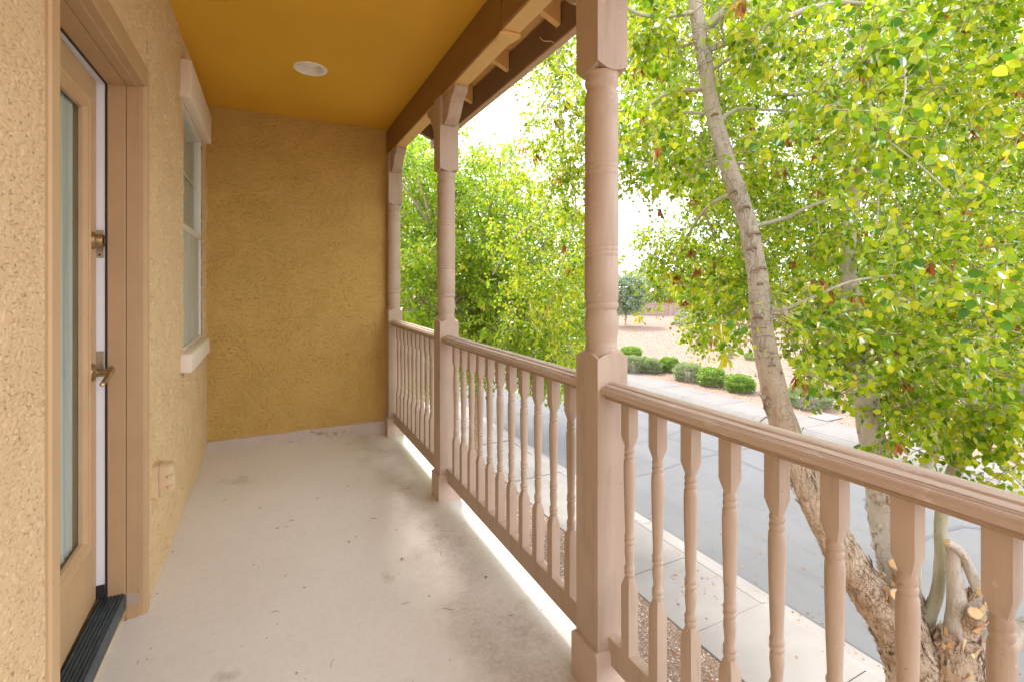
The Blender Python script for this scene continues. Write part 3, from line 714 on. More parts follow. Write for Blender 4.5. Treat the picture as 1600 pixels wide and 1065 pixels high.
# threshold: ridged dark aluminium with a light sub sill
th = MB(); pr = [(-.60, .05), (-.60, .108), (-.592, .112)]
x = -.590
for i in range(6):
    pr += [(x, .1125), (x+.006, .1125), (x+.0075, .108), (x+.0105, .108)]; x += .012
pr += [(-.5185, .110), (-.5165, .100), (-.5155, .085), (-.515, .05)]
th.prism(pr, 'y', 1.571, 2.4285); W(th, 'threshold', M['threshold'], fr, FB)
m = MB().box(-.515, -.475, 2.4365, 2.4455, .055, .10); W(m, 'jamb_patch', M['post'], fr, FB)
# strike plates on the white jamb
for zc_, hh in ((1.505, .055), (1.035, .05)):
    m = MB().box(-.612, -.583, 2.4265, 2.4304, zc_-hh, zc_+hh); W(m, 'strike_plate', M['nickel'], fr, FB, bevel=.001)
    m = MB().lathe([(.004, 0), (.004, -.002)], axis='y', o=(-.597, 2.4266, zc_-hh+.012), n=10); W(m, 'screw', M['rubber'], fr, FB)

dr = thing('patio_door', (-.588, 1.60, .118), 'tan exterior door with a tall glass light and brass lever, slightly ajar', 'door', rot=(0, 0, R(1.35)))
DW, DH = .825, 2.018
gy0, gy1, gz0, gz1 = .17, .655, .295, 1.868
m = MB(); t0, t1 = -.044, 0
def frame_box(m, x0, x1, y0, y1, z0, z1, iy0, iy1, iz0, iz1):
    m.box(x0, x1, y0, iy0, z0, z1).box(x0, x1, iy1, y1, z0, z1).box(x0, x1, iy0, iy1, z0, iz0).box(x0, x1, iy0, iy1, iz1, z1)
frame_box(m, t0, t1, 0, DW, 0, DH, gy0-.02, gy1+.02, gz0-.02, gz1+.02)
m.build('door_slab', M['doorpaint'], dr)
# glazing bead with sloping profile
def bead(x_out, wd, y0, y1, z0, z1):
    mm = MB(); lv = [(0.000, wd), (.012, wd-.004), (.014, wd-.014), (.008, wd-.024), (.012, wd-.032), (.012, .010), (.0, .0), (-.012, .0)]
    v = []
    for x, o_ in lv: v += [(x_out+x, y0-o_, z0-o_), (x_out+x, y1+o_, z0-o_), (x_out+x, y1+o_, z1+o_), (x_out+x, y0-o_, z1+o_)]
    f = []
    for k in range(len(lv)-1): f += [(4*k+i, 4*k+(i+1) % 4, 4*k+4+(i+1) % 4, 4*k+4+i) for i in range(4)]
    return mm.add(v, f)
bead(0.0005, .057, gy0, gy1, gz0, gz1).build('glazing_bead', M['doorpaint'], dr)
MB().box(-.018, -.013, gy0-.015, gy1+.015, gz0-.015, gz1+.015).build('glass_pane', M['glass'], dr)
m = MB(); rr = random.Random(5); yy = gy0-.01; v = []; f = []; k = 0
while yy < gy1+.012:
    v += [(-.027+.004*math.sin(yy*150)+rr.uniform(-.0015, .0015), yy, gz0-.01), (-.027+.004*math.sin(yy*150+.4)+rr.uniform(-.0015, .0015), yy, gz1+.01)]; yy += .006; k += 1
m.add(v, [(2*i, 2*i+2, 2*i+3, 2*i+1) for i in range(k-1)]); m.build('sheer_blind', M['blind'], dr, True)
# deadbolt and lever
db = MB().lathe([(.034, 0), (.034, .006), (.030, .012), (.026, .016), (.0255, .034), (.023, .038), (.023, .030), (.002, .030)], axis='x', o=(.0008, .755, 1.395), n=28).build('deadbolt', M['brass'], dr, True)
MB().box(.030, .039, .7535, .7565, 1.385, 1.405).build('key_slot', M['rubber'], db)
lv_ = MB().lathe([(.035, 0), (.035, .005), (.031, .011), (.018, .014), (.013, .020), (.012, .055), (.014, .062), (.002, .064)], axis='x', o=(.0008, .755, .895), n=28).build('lever_rose', M['brass'], dr, True)
pts = [(.056, .758, .897), (.062, .752, .905), (.066, .738, .905), (.064, .718, .893), (.058, .698, .876), (.055, .676, .866), (.056, .655, .864), (.060, .645, .866)]
pts = [(x, .755+(yq-.755)*1.0, z) for x, yq, z in pts]
MB().tube(pts, [.008, .012, .0125, .0105, .009, .0085, .008, .005], 12).build('lever', M['brass'], lv_, True)

# ================================================================ WINDOW ON THE LEFT WALL
wb = (XL, 3.865, .95)
wi = thing('window', wb, 'single hung window in the stucco wall with cream lintel and sill', 'window')
def stucco_block(x0, x1, y0, y1, z0, z1, name, bev=.012):
    # rounded, slightly lumpy foam trim
    m = MB().box(x0, x1, y0, y1, z0, z1); me_ = m.mesh(name, M['foam_trim'], bevel=bev)
    o = link(name, me_, wi); o.location = -Vector(wb); me_.polygons.foreach_set('use_smooth', [True]*len(me_.polygons)); return o
stucco_block(XL-.01, -.401, 3.33, 4.40, 2.425, 2.645, 'lintel')
stucco_block(XL-.01, -.401, 3.33, 4.27, .835, .945, 'sill')
m = MB(); m.box(-.52, -.4585, 3.42, 3.455, .93, 2.44).box(-.52, -.459, 4.290, 4.304, .93, 2.44).box(-.52, -.459, 3.455, 4.290, 2.40, 2.44).box(-.52, -.459, 3.455, 4.290, .93, .965)
W(m, 'window_frame', M['vinyl'], wi, wb, bevel=.002)
m = MB().box(-.500, -.462, 3.456, 4.289, 1.675, 1.715); W(m, 'meeting_rail', M['vinyl'], wi, wb, bevel=.003)
m = MB().box(-.485, -.481, 3.456, 4.289, 1.7155, 2.399); W(m, 'pane', M['glass'], wi, wb)
m = MB().box(-.500, -.496, 3.456, 4.289, .9655, 1.6745); W(m, 'pane', M['glass'], wi, wb)
m = MB().box(-.477, -.475, 3.456, 4.289, .9655, 1.6745); W(m, 'insect_screen', M['screen'], wi, wb)
m = MB().box(-.4935, -.4895, 3.456, 4.289, 2.05, 2.066); W(m, 'muntin', M['vinyl'], wi, wb)
m = MB().box(-.508, -.504, 3.45, 4.29, 1.70, 2.40); W(m, 'sheer_blind', M['blind'], wi, wb)
m = MB(); zz = .96
for i in range(36):
    m.add([(-.56, 3.43, zz), (-.56, 4.31, zz), (-.535, 4.31, zz+.03), (-.535, 3.43, zz+.03)], [(0, 1, 2, 3)]); zz += .0405
o = W(m, 'blind_slats', M['screen'], wi, wb); 

# ================================================================ OUTLET COVER
oc = thing('outlet_cover', (XL, 2.62, .485), 'beige weatherproof outlet cover low on the stucco wall beside the door', 'outlet cover')
MB().box(-.003, .030, -.042, .042, -.070, .070).build('outlet_box', M['cover'], oc, bevel=.004)
def dome():
    m = MB(); v = []; f = []; lv = [(.031, 1.04), (.040, 1.04), (.0405, .99), (.062, .97), (.074, .90), (.083, .72), (.086, .4)]
    n = 24
    def rr_(i, s):
        a = 2*math.pi*i/n; c_, s_ = math.cos(a), math.sin(a)
        e = .45; return (math.copysign(abs(c_)**e, c_)*.043*s, math.copysign(abs(s_)**e, s_)*.072*s)
    for x, s in lv: v += [(x, *rr_(i, s)) for i in range(n)]
    for k in range(len(lv)-1):
        for i in range(n): f.append((k*n+i, k*n+(i+1) % n, (k+1)*n+(i+1) % n, (k+1)*n+i))
    f += [tuple(range(n))[::-1], tuple(range((len(lv)-1)*n, len(lv)*n))]; return m.add(v, f)
lid = dome().build('hinged_lid', M['cover'], oc, True)
for z_ in (.022, -.022):
    pts = [(.058, -.044, z_), (.066, -.050, z_-.004), (.076, -.046, z_-.002), (.082, -.036, z_+.002)]
    MB().tube(pts, [.004, .006, .0055, .003], 8).build('latch', M['cover'], lid, True)

# ================================================================ FLOOR LITTER
m = MB(); rr = random.Random(11)
spots = [(578, 803), (584, 800), (620, 817), (556, 830), (546, 838), (629, 862), (495, 772), (455, 808), (447, 893), (545, 902), (632, 930), (718, 828), (760, 886), (745, 826), (452, 985), (700, 936), (636, 753), (690, 850), (430, 950), (240, 860), (270, 862), (215, 1035), (230, 1030), (645, 1055), (520, 1026), (350, 780), (640, 720), (560, 740)]
for px, py in spots:
    p = G(px, py, 0.0); p.z = fz(p.x)+.003
    a = rr.uniform(0, 6.28); L = rr.uniform(.008, .03); t = Vector((math.cos(a), math.sin(a), 0)); n_ = Vector((-t.y, t.x, 0))
    q = [p-t*L, p-t*L*.3+n_*L*.2+Vector((0, 0, .003)), p+t*L*.3+n_*L*.1+Vector((0, 0, .004)), p+t*L]
    if rr.random() < .6: m.tube(q, [.0007, .0012, .0012, .0005], 4, seed=1)
    else: m.add([q[0]*.6+q[3]*.4-n_*L*.3, q[1], q[3]*.7+q[0]*.3, p+n_*L*.4+Vector((0, 0, .005))], [(0, 1, 2, 3)])
m.build('dry_leaf_litter', M['debris'], kind='stuff', label='tiny dry leaves and twigs strewn on the pale balcony floor', cat='leaf litter')

# ================================================================ FOLIAGE ENGINE
LT6 = np.array([(0, 0, 0), (.30, .10, .05), (.46, .38, .07), (.36, .70, .05), (0, 1.12, -.06), (-.36, .70, .05), (-.46, .38, .07), (-.30, .10, .05), (0, .45, 0)], float)
LF6 = [(0, 1, 2, 8), (8, 2, 3, 4), (8, 4, 5, 6), (0, 8, 6, 7)]
LT2 = np.array([(0, 0, 0), (.42, .45, .06), (0, 1.05, -.04), (-.42, .45, .06)], float); LF2 = [(0, 1, 2, 3)]
POD = np.array([(0, 0, 0), (.12, .2, .02), (.11, .8, .05), (0, 1, .03), (-.12, .8, .0), (-.11, .2, -.02)], float)
def unit(v): return v/np.maximum(np.linalg.norm(v, axis=-1, keepdims=True), 1e-9)
def frames(axis, nrm):
    y = unit(axis); x = unit(np.cross(y, nrm)); z = np.cross(x, y); return x, y, z
def leaf_verts(T, pos, axis, nrm, size):
    x, y, z = frames(axis, nrm)
    return pos[:, None]+size[:, None, None]*(T[None, :, 0, None]*x[:, None]+T[None, :, 1, None]*y[:, None]+T[None, :, 2, None]*z[:, None])
def twigs(centers, radii, per, length, rnd, droop=.9, step=.03, spread=.075, leaflets=3):
    "returns twig polylines and the leaf positions, axes, normals. Twigs grow out from inside each clump and droop."
    polys = []; LP = []; LA = []
    for c, r, n in zip(centers, radii, per):
        c = np.array(c)
        for _ in range(n):
            d = unit(rnd.normal(size=3)*np.array([1, 1, .7])); s = c+d*rnd.uniform(.1, .8)*r*np.array([1, 1, .8])
            d = unit(d+rnd.normal(size=3)*.6+np.array([0, 0, .15])); L = length*rnd.uniform(.6, 1.25); k = max(4, int(L/step)); p = s.copy(); pl = [p.copy()]
            for i in range(k):
                d = unit(d+np.array([0, 0, -droop*step*(1+2.0*i/k)])+rnd.normal(size=3)*.08); p = p+d*step; pl.append(p.copy())
                if i > 0:
                    sd_ = unit(np.cross(d, rnd.normal(size=3)))
                    for q in range(leaflets):
                        o = sd_*spread*(q+1)/leaflets*rnd.uniform(.5, 1.3)+rnd.normal(size=3)*.012+np.array([0, 0, -.012*q])
                        LP.append(p+o); LA.append(sd_*.7+d*.3+rnd.normal(size=3)*.45+np.array([0, 0, -.75]))
            polys.append(np.array(pl))
    return polys, np.array(LP), np.array(LA)
def twig_mesh(polys, r0, sides=3):
    V = []; F = []; o = 0
    for pl in polys:
        n = len(pl)
        if n < 2: continue
        idx = np.unique(np.linspace(0, n-1, min(n, 8)).astype(int)); pl = pl[idx]; n = len(pl)
        t = unit(np.gradient(pl, axis=0)); a = unit(np.cross(t, [.3, .8, .2])); b = np.cross(t, a)
        rad = r0*np.linspace(1, .35, n)[:, None]
        for i in range(sides):
            g = 2*np.pi*i/sides; V.append(pl+(a*np.cos(g)+b*np.sin(g))*rad)
        for i in range(sides):
            for k in range(n-1):
                F.append((o+i*n+k, o+((i+1) % sides)*n+k, o+((i+1) % sides)*n+k+1, o+i*n+k+1))
        o += n*sides
    return np.concatenate(V), np.array(F)
def leaf_mesh(name, T, FT, pos, axis, nrm, size, mat):
    V = leaf_verts(T, pos, axis, nrm, size).reshape(-1, 3); k = len(T)
    F = (np.array(FT)[None]+(np.arange(len(pos))*k)[:, None, None]).reshape(-1, len(FT[0]))
    return np_mesh(name, V, F, mat)
def smooth_path(ctrl, n=8):
    "Catmull-Rom through (Vector, radius)"
    P_ = [Vector(c[0]) for c in ctrl]; Rr = [c[1] for c in ctrl]; out = []; ro = []
    for i in range(len(P_)-1):
        p0, p1, p2, p3 = P_[max(i-1, 0)], P_[i], P_[i+1], P_[min(i+2, len(P_)-1)]
        for k in range(n):
            t = k/n
            out.append(.5*((2*p1)+(p2-p0)*t+(2*p0-5*p1+4*p2-p3)*t*t+(3*p1-p0-3*p2+p3)*t*t*t)); ro.append(Rr[i]*(1-t)+Rr[i+1]*t)
    out.append(P_[-1]); ro.append(Rr[-1]); return out, ro

# ================================================================ MAIN TREE (multi stemmed, close to the railing)
base = Vector((4.28, 1.72, GZ))
T1 = thing('rosewood_tree', base, 'large multi-stemmed tree with round leaves and brown pods, growing just beyond the nearest railing', 'tree')
def T1part(mb, name, mat, parent=None, **kw):
    o = mb.build(name, mat, parent or T1, True, **kw)
    if parent is None: o.location = -base
    return o
px_path = lambda L: [(P(x, y, d), r) for x, y, d, r in L]
trunkA = px_path([(1440, 1080, 3.55, .20), (1405, 985, 3.58, .175), (1345, 905, 3.62, .130), (1290, 815, 3.70, .115), (1245, 715, 3.80, .104), (1212, 620, 3.85, .098), (1192, 520, 3.9, .084),
                  (1183, 430, 3.9, .076), (1168, 350, 3.9, .070), (1140, 265, 3.9, .066), (1118, 190, 3.9, .060), (1103, 110, 3.9, .057), (1090, 30, 3.9, .054), (1076, -70, 3.9, .05), (1060, -200, 3.9, .04)])
trunkA = [(base+Vector((0, 0, -.15)), .27), (base+Vector((-.02, .02, .5)), .21)] + trunkA
trunkB = px_path([(1432, 1010, 3.68, .14), (1412, 930, 3.74, .125), (1392, 860, 3.8, .108), (1378, 780, 3.9, .105), (1366, 700, 4.0, .098), (1352, 625, 4.1, .090), (1340, 555, 4.2, .080), (1330, 470, 4.3, .07), (1325, 380, 4.4, .06), (1340, 280, 4.4, .05), (1360, 150, 4.4, .035)])
limbC1 = px_path([(1432, 960, 3.9, .055), (1428, 860, 4.0, .048), (1446, 735, 4.15, .050), (1482, 680, 4.2, .048), (1530, 640, 4.25, .045), (1600, 600, 4.3, .04), (1680, 540, 4.3, .03)])
limbC2 = px_path([(1436, 1000, 3.6, .05), (1462, 935, 3.6, .040), (1470, 870, 3.55, .038), (1472, 800, 3.5, .040), (1497, 722, 3.45, .047), (1535, 655, 3.35, .05), (1590, 615, 3.2, .05), (1660, 560, 3.1, .04), (1750, 470, 3.1, .03)])
limbE = [(base+Vector((.03, -.02, .25)), .2)] + px_path([(1478, 1120, 3.45, .16), (1492, 1040, 3.42, .15), (1500, 990, 3.42, .125)])
def bark_tube(ctrl, name, mat, n=22, wob=.07, sub=9, seed=1, parent=None, cap=True):
    pts, rad = smooth_path(ctrl, sub); rr = random.Random(seed)
    rad = [r*(1+rr.uniform(-.035, .035)) for r in rad]
    m = MB().tube(pts, rad, n, wob, cap, seed)
    # lumps along the trunk
    return T1part(m, name, mat, parent)
bark_tube(trunkA, 'trunk', M['bark_brown'], 26, .06, 12, 2)
bark_tube(trunkB, 'trunk', M['bark_pale'], 24, .08, 10, 3)
bark_tube(limbC1, 'limb', M['bark_green'], 16, .03, 8, 4)
bark_tube(limbC2, 'limb', M['bark_green'], 16, .03, 8, 5)
bark_tube(limbE, 'trunk', M['bark_brown'], 20, .12, 9, 6)
def stub(L, name='cut_limb', mat='bark_pale', cut=True, seed=1):
    c = px_path(L); pts, rad = smooth_path(c, 6); o = T1part(MB().tube(pts, rad, 14, .07, True, seed), name, M[mat])
    if cut:
        e = pts[-1]; t = (pts[-1]-pts[-2]).normalized()
        q = MB().tube([e-t*.004, e+t*.004], [rad[-1]*.88, rad[-1]*.84], 12, .06); q2 = q.build('cut_face', M['cutwood'], o)
    return o
stub([(1494, 1000, 3.42, .085), (1496, 950, 3.41, .062), (1492, 905, 3.40, .046), (1489, 862, 3.40, .04), (1484, 850, 3.4, .036)], seed=2)
stub([(1530, 925, 3.36, .04), (1516, 890, 3.36, .033), (1500, 860, 3.36, .030), (1480, 846, 3.35, .022)], seed=3)
stub([(1505, 985, 3.40, .08), (1524, 948, 3.37, .065), (1535, 920, 3.36, .05), (1545, 905, 3.36, .02)], mat='bark_brown', cut=False, seed=4)
stub([(1520, 950, 3.36, .05), (1538, 930, 3.34, .043), (1552, 908, 3.32, .04), (1560, 895, 3.3, .036)], mat='bark_pale', seed=5)
stub([(1508, 975, 3.38, .06), (1520, 965, 3.32, .05), (1524, 957, 3.27, .042)], mat='bark_brown', seed=6)
stub([(1490, 1035, 3.42, .12), (1530, 1015, 3.38, .085), (1580, 995, 3.33, .078), (1640, 970, 3.28, .072), (1740, 930, 3.2, .065)], name='limb', mat='bark_pale', cut=False, seed=7)
stub([(1405, 905, 3.60, .06), (1404, 890, 3.52, .045), (1398, 880, 3.46, .038)], mat='bark_brown', seed=8)
stub([(1400, 960, 3.55, .07), (1402, 940, 3.46, .05), (1401, 928, 3.40, .04)], mat='bark_pale', seed=9)
# loose bark flakes and scars
rr = random.Random(21)
fl_ = MB()
def flakes(ctrl, k0, k1, n, Lr=(.03, .11)):
    pts, rad = smooth_path(ctrl, 12)
    for _ in range(n):
        t = rr.uniform(k0, k1); i = min(int(t*(len(pts)-2)), len(pts)-2); c = pts[i]; ax = (pts[i+1]-pts[i]).normalized()
        a = Vector((rr.gauss(0, 1), rr.gauss(0, 1), rr.gauss(0, 1))); a = (a-ax*a.dot(ax)).normalized(); b_ = ax.cross(a); r = rad[i]*1.01
        L = rr.uniform(*Lr); w_ = rr.uniform(.006, .02); lift = rr.uniform(.004, .022)
        p0 = c+a*r; sg = rr.choice((-1, 1))
        fl_.add([p0-b_*w_, p0+b_*w_, p0+b_*w_*.7+ax*L*sg+a*lift, p0-b_*w_*.6+ax*L*.85*sg+a*lift*1.3, p0-b_*w_*.7+ax*L*sg+a*(lift-.004)], [(0, 1, 2, 3), (0, 1, 4)])
flakes(trunkA, .02, .38, 420); flakes(trunkA, .38, .55, 60, (.02, .05)); flakes(trunkB, 0, .35, 170, (.02, .07)); flakes(limbE, .1, 1, 520, (.02, .10)); flakes(trunkA, .05, .2, 350, (.02, .09)); flakes(trunkB, .35, .7, 50, (.015, .04))
T1part(fl_, 'bark_flakes', M['bark_brown'])
fl_ = MB()
flakes(px_path([(1490, 1050, 3.40, .14), (1503, 985, 3.39, .10), (1524, 948, 3.36, .075), (1545, 905, 3.35, .05)]), .0, 1, 90, (.02, .07))
flakes(px_path([(1405, 985, 3.56, .175), (1400, 940, 3.5, .10), (1398, 900, 3.5, .06)]), .2, 1, 50, (.015, .05))
T1part(fl_, 'torn_wood', M['cutwood']); T1.children[-1]['kind'] = 'stuff'
[o_ for o_ in T1.children if o_.name.startswith(('bark_flakes', 'torn_wood'))][0]['kind'] = 'stuff'
for o_ in T1.children:
    if o_.name.startswith(('bark_flakes', 'torn_wood')): o_['kind'] = 'stuff'
M['scar'] = var_mat('dark_bark_scar', (.17, .12, .08), (.32, .24, .17), 20, .9, .5, 60, .004)
def scar(ctrl, t, ang, r_):
    pts, rad = smooth_path(ctrl, 12); i = int(t*(len(pts)-2)); c = pts[i]; ax = (pts[i+1]-pts[i]).normalized()
    to = (Vector((0, 0, CAMZ))-c); to = (to-ax*to.dot(ax)).normalized(); b_ = ax.cross(to); a = (to*math.cos(ang)+b_*math.sin(ang)); s_ = ax.cross(a)
    ctr = c+a*(rad[i]*.98); q = []
    for k in range(9):
        g = math.pi*(k/8)*1.15-.2; q.append(ctr+s_*math.cos(g)*r_*1.3+ax*math.sin(g)*r_*.75+a*.002)
    return MB().tube(q, [.004, .008, .010, .012, .012, .012, .010, .008, .004], 8, .15)
for t, ang in ((.52, -.3), (.555, .2), (.575, .5), (.60, -.1), (.615, .45), (.645, .1), (.665, -.35), (.475, .3), (.76, .1), (.85, .9)):
    T1part(scar(trunkA, t, ang, rr.uniform(.016, .036)), 'branch_scar', M['scar'])
for t, ang in ((.3, .2), (.48, .1), (.55, -.4), (.62, .4)):
    T1part(scar(trunkB, t, ang, .03), 'branch_scar', M['bark_brown'])

# explicit visible branches
vis = [[(1096, 45, 3.9, .04), (1120, 30, 3.8, .036), (1145, 5, 3.7, .034), (1170, -30, 3.6, .03)],
       [(1108, 78, 3.9, .028), (1150, 60, 3.85, .026), (1200, 40, 3.8, .024), (1262, 15, 3.75, .022), (1330, 5, 3.7, .018), (1420, 20, 3.6, .013)],
       [(1112, 110, 3.9, .016), (1135, 95, 3.8, .014), (1165, 82, 3.8, .012), (1210, 74, 3.7, .010), (1290, 60, 3.6, .008)],
       [(1090, 18, 3.9, .02), (1050, 25, 3.8, .018), (1012, 25, 3.7, .015), (985, 15, 3.6, .012), (930, -30, 3.6, .008)],
       [(1092, 60, 3.95, .016), (1065, 72, 4.1, .014), (1030, 50, 4.2, .011), (990, 20, 4.4, .008)],
       [(1100, 140, 3.95, .018), (1060, 142, 3.9, .016), (1035, 150, 3.9, .013), (1012, 168, 3.9, .010)],
       [(1105, 178, 3.95, .014), (1060, 175, 4.0, .012), (1020, 165, 4.2, .010), (960, 140, 4.6, .007)],
       [(1122, 190, 3.9, .02), (1150, 172, 4.0, .016), (1180, 170, 4.2, .012), (1260, 176, 4.6, .008)],
       [(1200, 147, 4.6, .02), (1250, 147, 4.6, .02), (1320, 130, 4.6, .021), (1390, 122, 4.6, .020), (1480, 115, 4.6, .016), (1600, 100, 4.5, .010)],
       [(1186, 352, 3.9, .02), (1230, 340, 3.8, .016), (1260, 325, 3.7, .012), (1330, 300, 3.6, .009)],
       [(1192, 482, 3.9, .016), (1222, 484, 3.8, .013), (1262, 468, 3.7, .012), (1330, 440, 3.6, .010), (1400, 430, 3.5, .007)],
       [(1350, 620, 4.1, .014), (1300, 600, 4.0, .010), (1270, 585, 3.9, .006)],
       [(1165, 255, 3.9, .016), (1110, 258, 4.1, .012), (1060, 262, 4.4, .009), (980, 250, 5, .006)],
       [(1340, 60, 3.6, .007), (1356, 130, 3.5, .007), (1368, 250, 3.4, .006), (1372, 330, 3.35, .005), (1360, 380, 3.3, .003)],
       [(1370, -10, 3.2, .009), (1405, 50, 3.1, .0075), (1415, 130, 3.05, .006), (1405, 190, 3.0, .004)],
       [(1280, 165, 3.8, .008), (1330, 180, 3.7, .008), (1400, 230, 3.6, .007), (1450, 270, 3.5, .006), (1490, 310, 3.4, .004)],
       [(1500, 700, 3.5, .018), (1540, 640, 3.6, .013), (1480, 620, 3.7, .009), (1400, 630, 3.8, .006)],
       [(1090, -40, 3.9, .05), (1000, -140, 4.5, .04), (920, -60, 5.2, .03), (880, 40, 5.7, .022), (872, 130, 5.9, .016), (880, 230, 6, .012), (850, 330, 6.1, .010), (800, 375, 6.3, .008), (770, 430, 6.5, .006)],
       [(872, 130, 5.9, .014), (830, 190, 6.2, .010), (790, 260, 6.5, .007)],
       [(880, 230, 6, .012), (900, 330, 5.9, .009), (870, 440, 6, .007), (850, 500, 6.2, .005)],
       [(1150, 300, 3.9, .022), (1100, 330, 4.8, .015), (1060, 400, 5.8, .010), (1045, 470, 6.2, .006)],
       [(1100, 330, 4.8, .012), (1125, 400, 5.6, .008), (1130, 480, 6.0, .005)],
       [(1240, 690, 3.85, .008), (1205, 650, 3.9, .007), (1178, 668, 3.9, .006), (1162, 682, 3.95, .004)]]
for i, L in enumerate(vis):
    pts, rad = smooth_path(px_path(L), 6)
    T1part(MB().tube(pts, rad, 9, .05, True, i), 'branch', M['bark_pale'] if i % 3 else M['bark_green'])

rnd = np.random.default_rng(21)
cl = []      # (px, py, depth, radius, twig count)
def addc(x, y, d, r, n): cl.append((P(x, y, d), r, int(n*1.5)))
# left group seen between the middle and the nearest post
for x, y, d, r, n in [(890, 60, 5.6, .45, 22), (845, 120, 5.9, .4, 18), (905, 140, 5.2, .4, 18), (880, 200, 5.7, .45, 22), (835, 215, 6.2, .35, 12), (790, 255, 6.8, .3, 8), (900, 270, 5.6, .4, 20), (855, 290, 6.1, .4, 16), (800, 300, 6.6, .3, 10),
                      (900, 350, 5.8, .3, 9), (790, 370, 6.6, .38, 14), (840, 390, 6.2, .38, 14), (880, 450, 6.2, .40, 18), (820, 450, 6.5, .40, 18), (860, 510, 6.3, .35, 14), (890, 540, 6.6, .28, 8), (810, 500, 6.8, .3, 12), (930, 200, 5.5, .4, 14), (930, 420, 6, .3, 8), (905, 400, 7, .4, 22), (900, 480, 7, .4, 24), (895, 560, 7.5, .35, 16), (870, 330, 7, .35, 14), (850, 250, 7, .35, 12), (890, 110, 6.6, .45, 20), (845, 60, 6.6, .4, 16), (1000, 60, 5.5, .45, 26), (1010, 160, 5.5, .45, 26), (1000, 240, 6, .4, 18), (880, 20, 6.2, .45, 22), (900, 220, 6.8, .4, 20)]: addc(x, y, d, r, n)
# right hand mass
def low(x):      # lowest pixel row the crown hangs to
    return np.interp(x, [970, 1000, 1060, 1150, 1200, 1260, 1320, 1370, 1420, 1500, 1700], [400, 460, 540, 535, 520, 535, 590, 620, 650, 670, 690])
for x in np.arange(985, 1720, 58):
    for y in np.arange(-110, 700, 62):
        xx = x+rnd.uniform(-24, 24); yy = y+rnd.uniform(-24, 24)
        if yy > low(xx): continue
        if xx < 1035 and 300 < yy < 470: continue
        t = rnd.random()
        if xx < 1170 and yy > 300: d = rnd.uniform(5.0, 7.2); r = .42; n = 36
        else:
            d = 2.75+rnd.random()*1.1 if (t < .20 and xx > 1180) else rnd.uniform(3.6, 6.6); r = .13*d*.72; n = int(4+4.6*d*.75)
        addc(xx, yy, d, r, n)
for x in np.arange(1030, 1760, 75):      # far side of the crown
    for y in np.arange(-60, 640, 75):
        if y > low(x)-10 or (x < 1060 and y > 280): continue
        addc(x+rnd.uniform(-30, 30), y+rnd.uniform(-30, 30), rnd.uniform(6.5, 8.2), .55, 44)
for x, y, d, r, n in [(1290, 620, 3.2, .14, 3), (1345, 590, 3.3, .14, 3), (1250, 560, 3.3, .16, 4), (1390, 690, 3.6, .14, 4), (1560, 690, 3.3, .22, 6), (1500, 640, 3.3, .2, 6), (1440, 640, 3.6, .2, 6), (1590, 720, 3.1, .14, 4), (1290, 180, 2.5, .1, 2), (1480, 130, 2.4, .12, 3), (1540, 300, 2.3, .12, 3), (1400, 330, 2.5, .12, 3), (1440, 480, 2.4, .12, 3), (1570, 520, 2.4, .12, 3)]: addc(x, y, d, r, n)
polys, LP, LA = twigs([c[0] for c in cl], [c[1] for c in cl], [c[2] for c in cl], .34, rnd, .9, .034, .072, 3)
keep = (LP[:, 0] > 1.75) & (LP[:, 0]*.9+LP[:, 1]*0 > 1.7)
tp, _r = smooth_path(trunkA, 6); tp = np.array([tuple(p) for p in tp])
# the leaning stem has been kept clean of twigs on its house side
seg = tp[None, :, :]; view = unit(LP-np.array([0, 0, CAMZ])); tv = unit(tp-np.array([0, 0, CAMZ]))
cosang = (view@tv.T).max(1); dd_ = np.linalg.norm(LP-np.array([0, 0, CAMZ]), axis=1)
clean = (cosang > math.cos(.043)) & (dd_ < 4.9) & (rnd.random(len(LP)) < .93)
keep &= ~clean
LP, LA = LP[keep], LA[keep]
NR = unit(rnd.normal(size=LP.shape)+np.array([0, 0, .8])); SZ = rnd.uniform(.030, .050, len(LP))*(1.12+.32*pn(LP[:, 0]*2.6+LP[:, 2]*1.9, LP[:, 1]*2.6-LP[:, 2]*1.3, 31))
dist = np.linalg.norm(LP-np.array([0, 0, CAMZ]), axis=1)
# image position, to know which leaves the photo shows largest
dep = LP[:, 0]*ST+LP[:, 1]*CT; uu = (LP[:, 0]*CT-LP[:, 1]*ST)/dep*755.6+800; vv = 443-(LP[:, 2]-CAMZ)/dep*755.6
inside = (uu > 985) & (uu < 1595) & (vv > 5) & (vv < 760)
score = np.where(inside, SZ/dist, 0); big = np.argsort(-score)[:300]; rest = np.setdiff1d(np.arange(len(LP)), big)
near = rest[dist[rest] < 5.0]; far = rest[dist[rest] >= 5.0]
bnp = np.array(base)
for nm, idx, T_, F_ in (('foliage', near, LT6, LF6), ('foliage', far, LT2, LF2)):
    o = link(nm, leaf_mesh(nm, T_, F_, LP[idx]-bnp, LA[idx], NR[idx], SZ[idx], M['leaf']), T1, kind='stuff')
leafm = [np_mesh('leaf', LT6*np.array([s, 1, c]), np.array(LF6), mt) for s, c, mt in
         ((1, 1, m_leaf('single_leaf_green', [(0, (.10, .24, .03)), (1, (.13, .28, .03))], .5)), (1.05, 1.6, m_leaf('single_leaf_light', [(0, (.24, .40, .04)), (1, (.28, .42, .05))], .5)), (.95, .4, m_leaf('single_leaf_deep', [(0, (.07, .18, .03)), (1, (.09, .2, .03))], .4)), (1.1, 1, m_leaf('single_leaf_yellow', [(0, (.42, .50, .06)), (1, (.46, .52, .07))], .5)))]
X_, Y_, Z_ = frames(LA[big], NR[big])
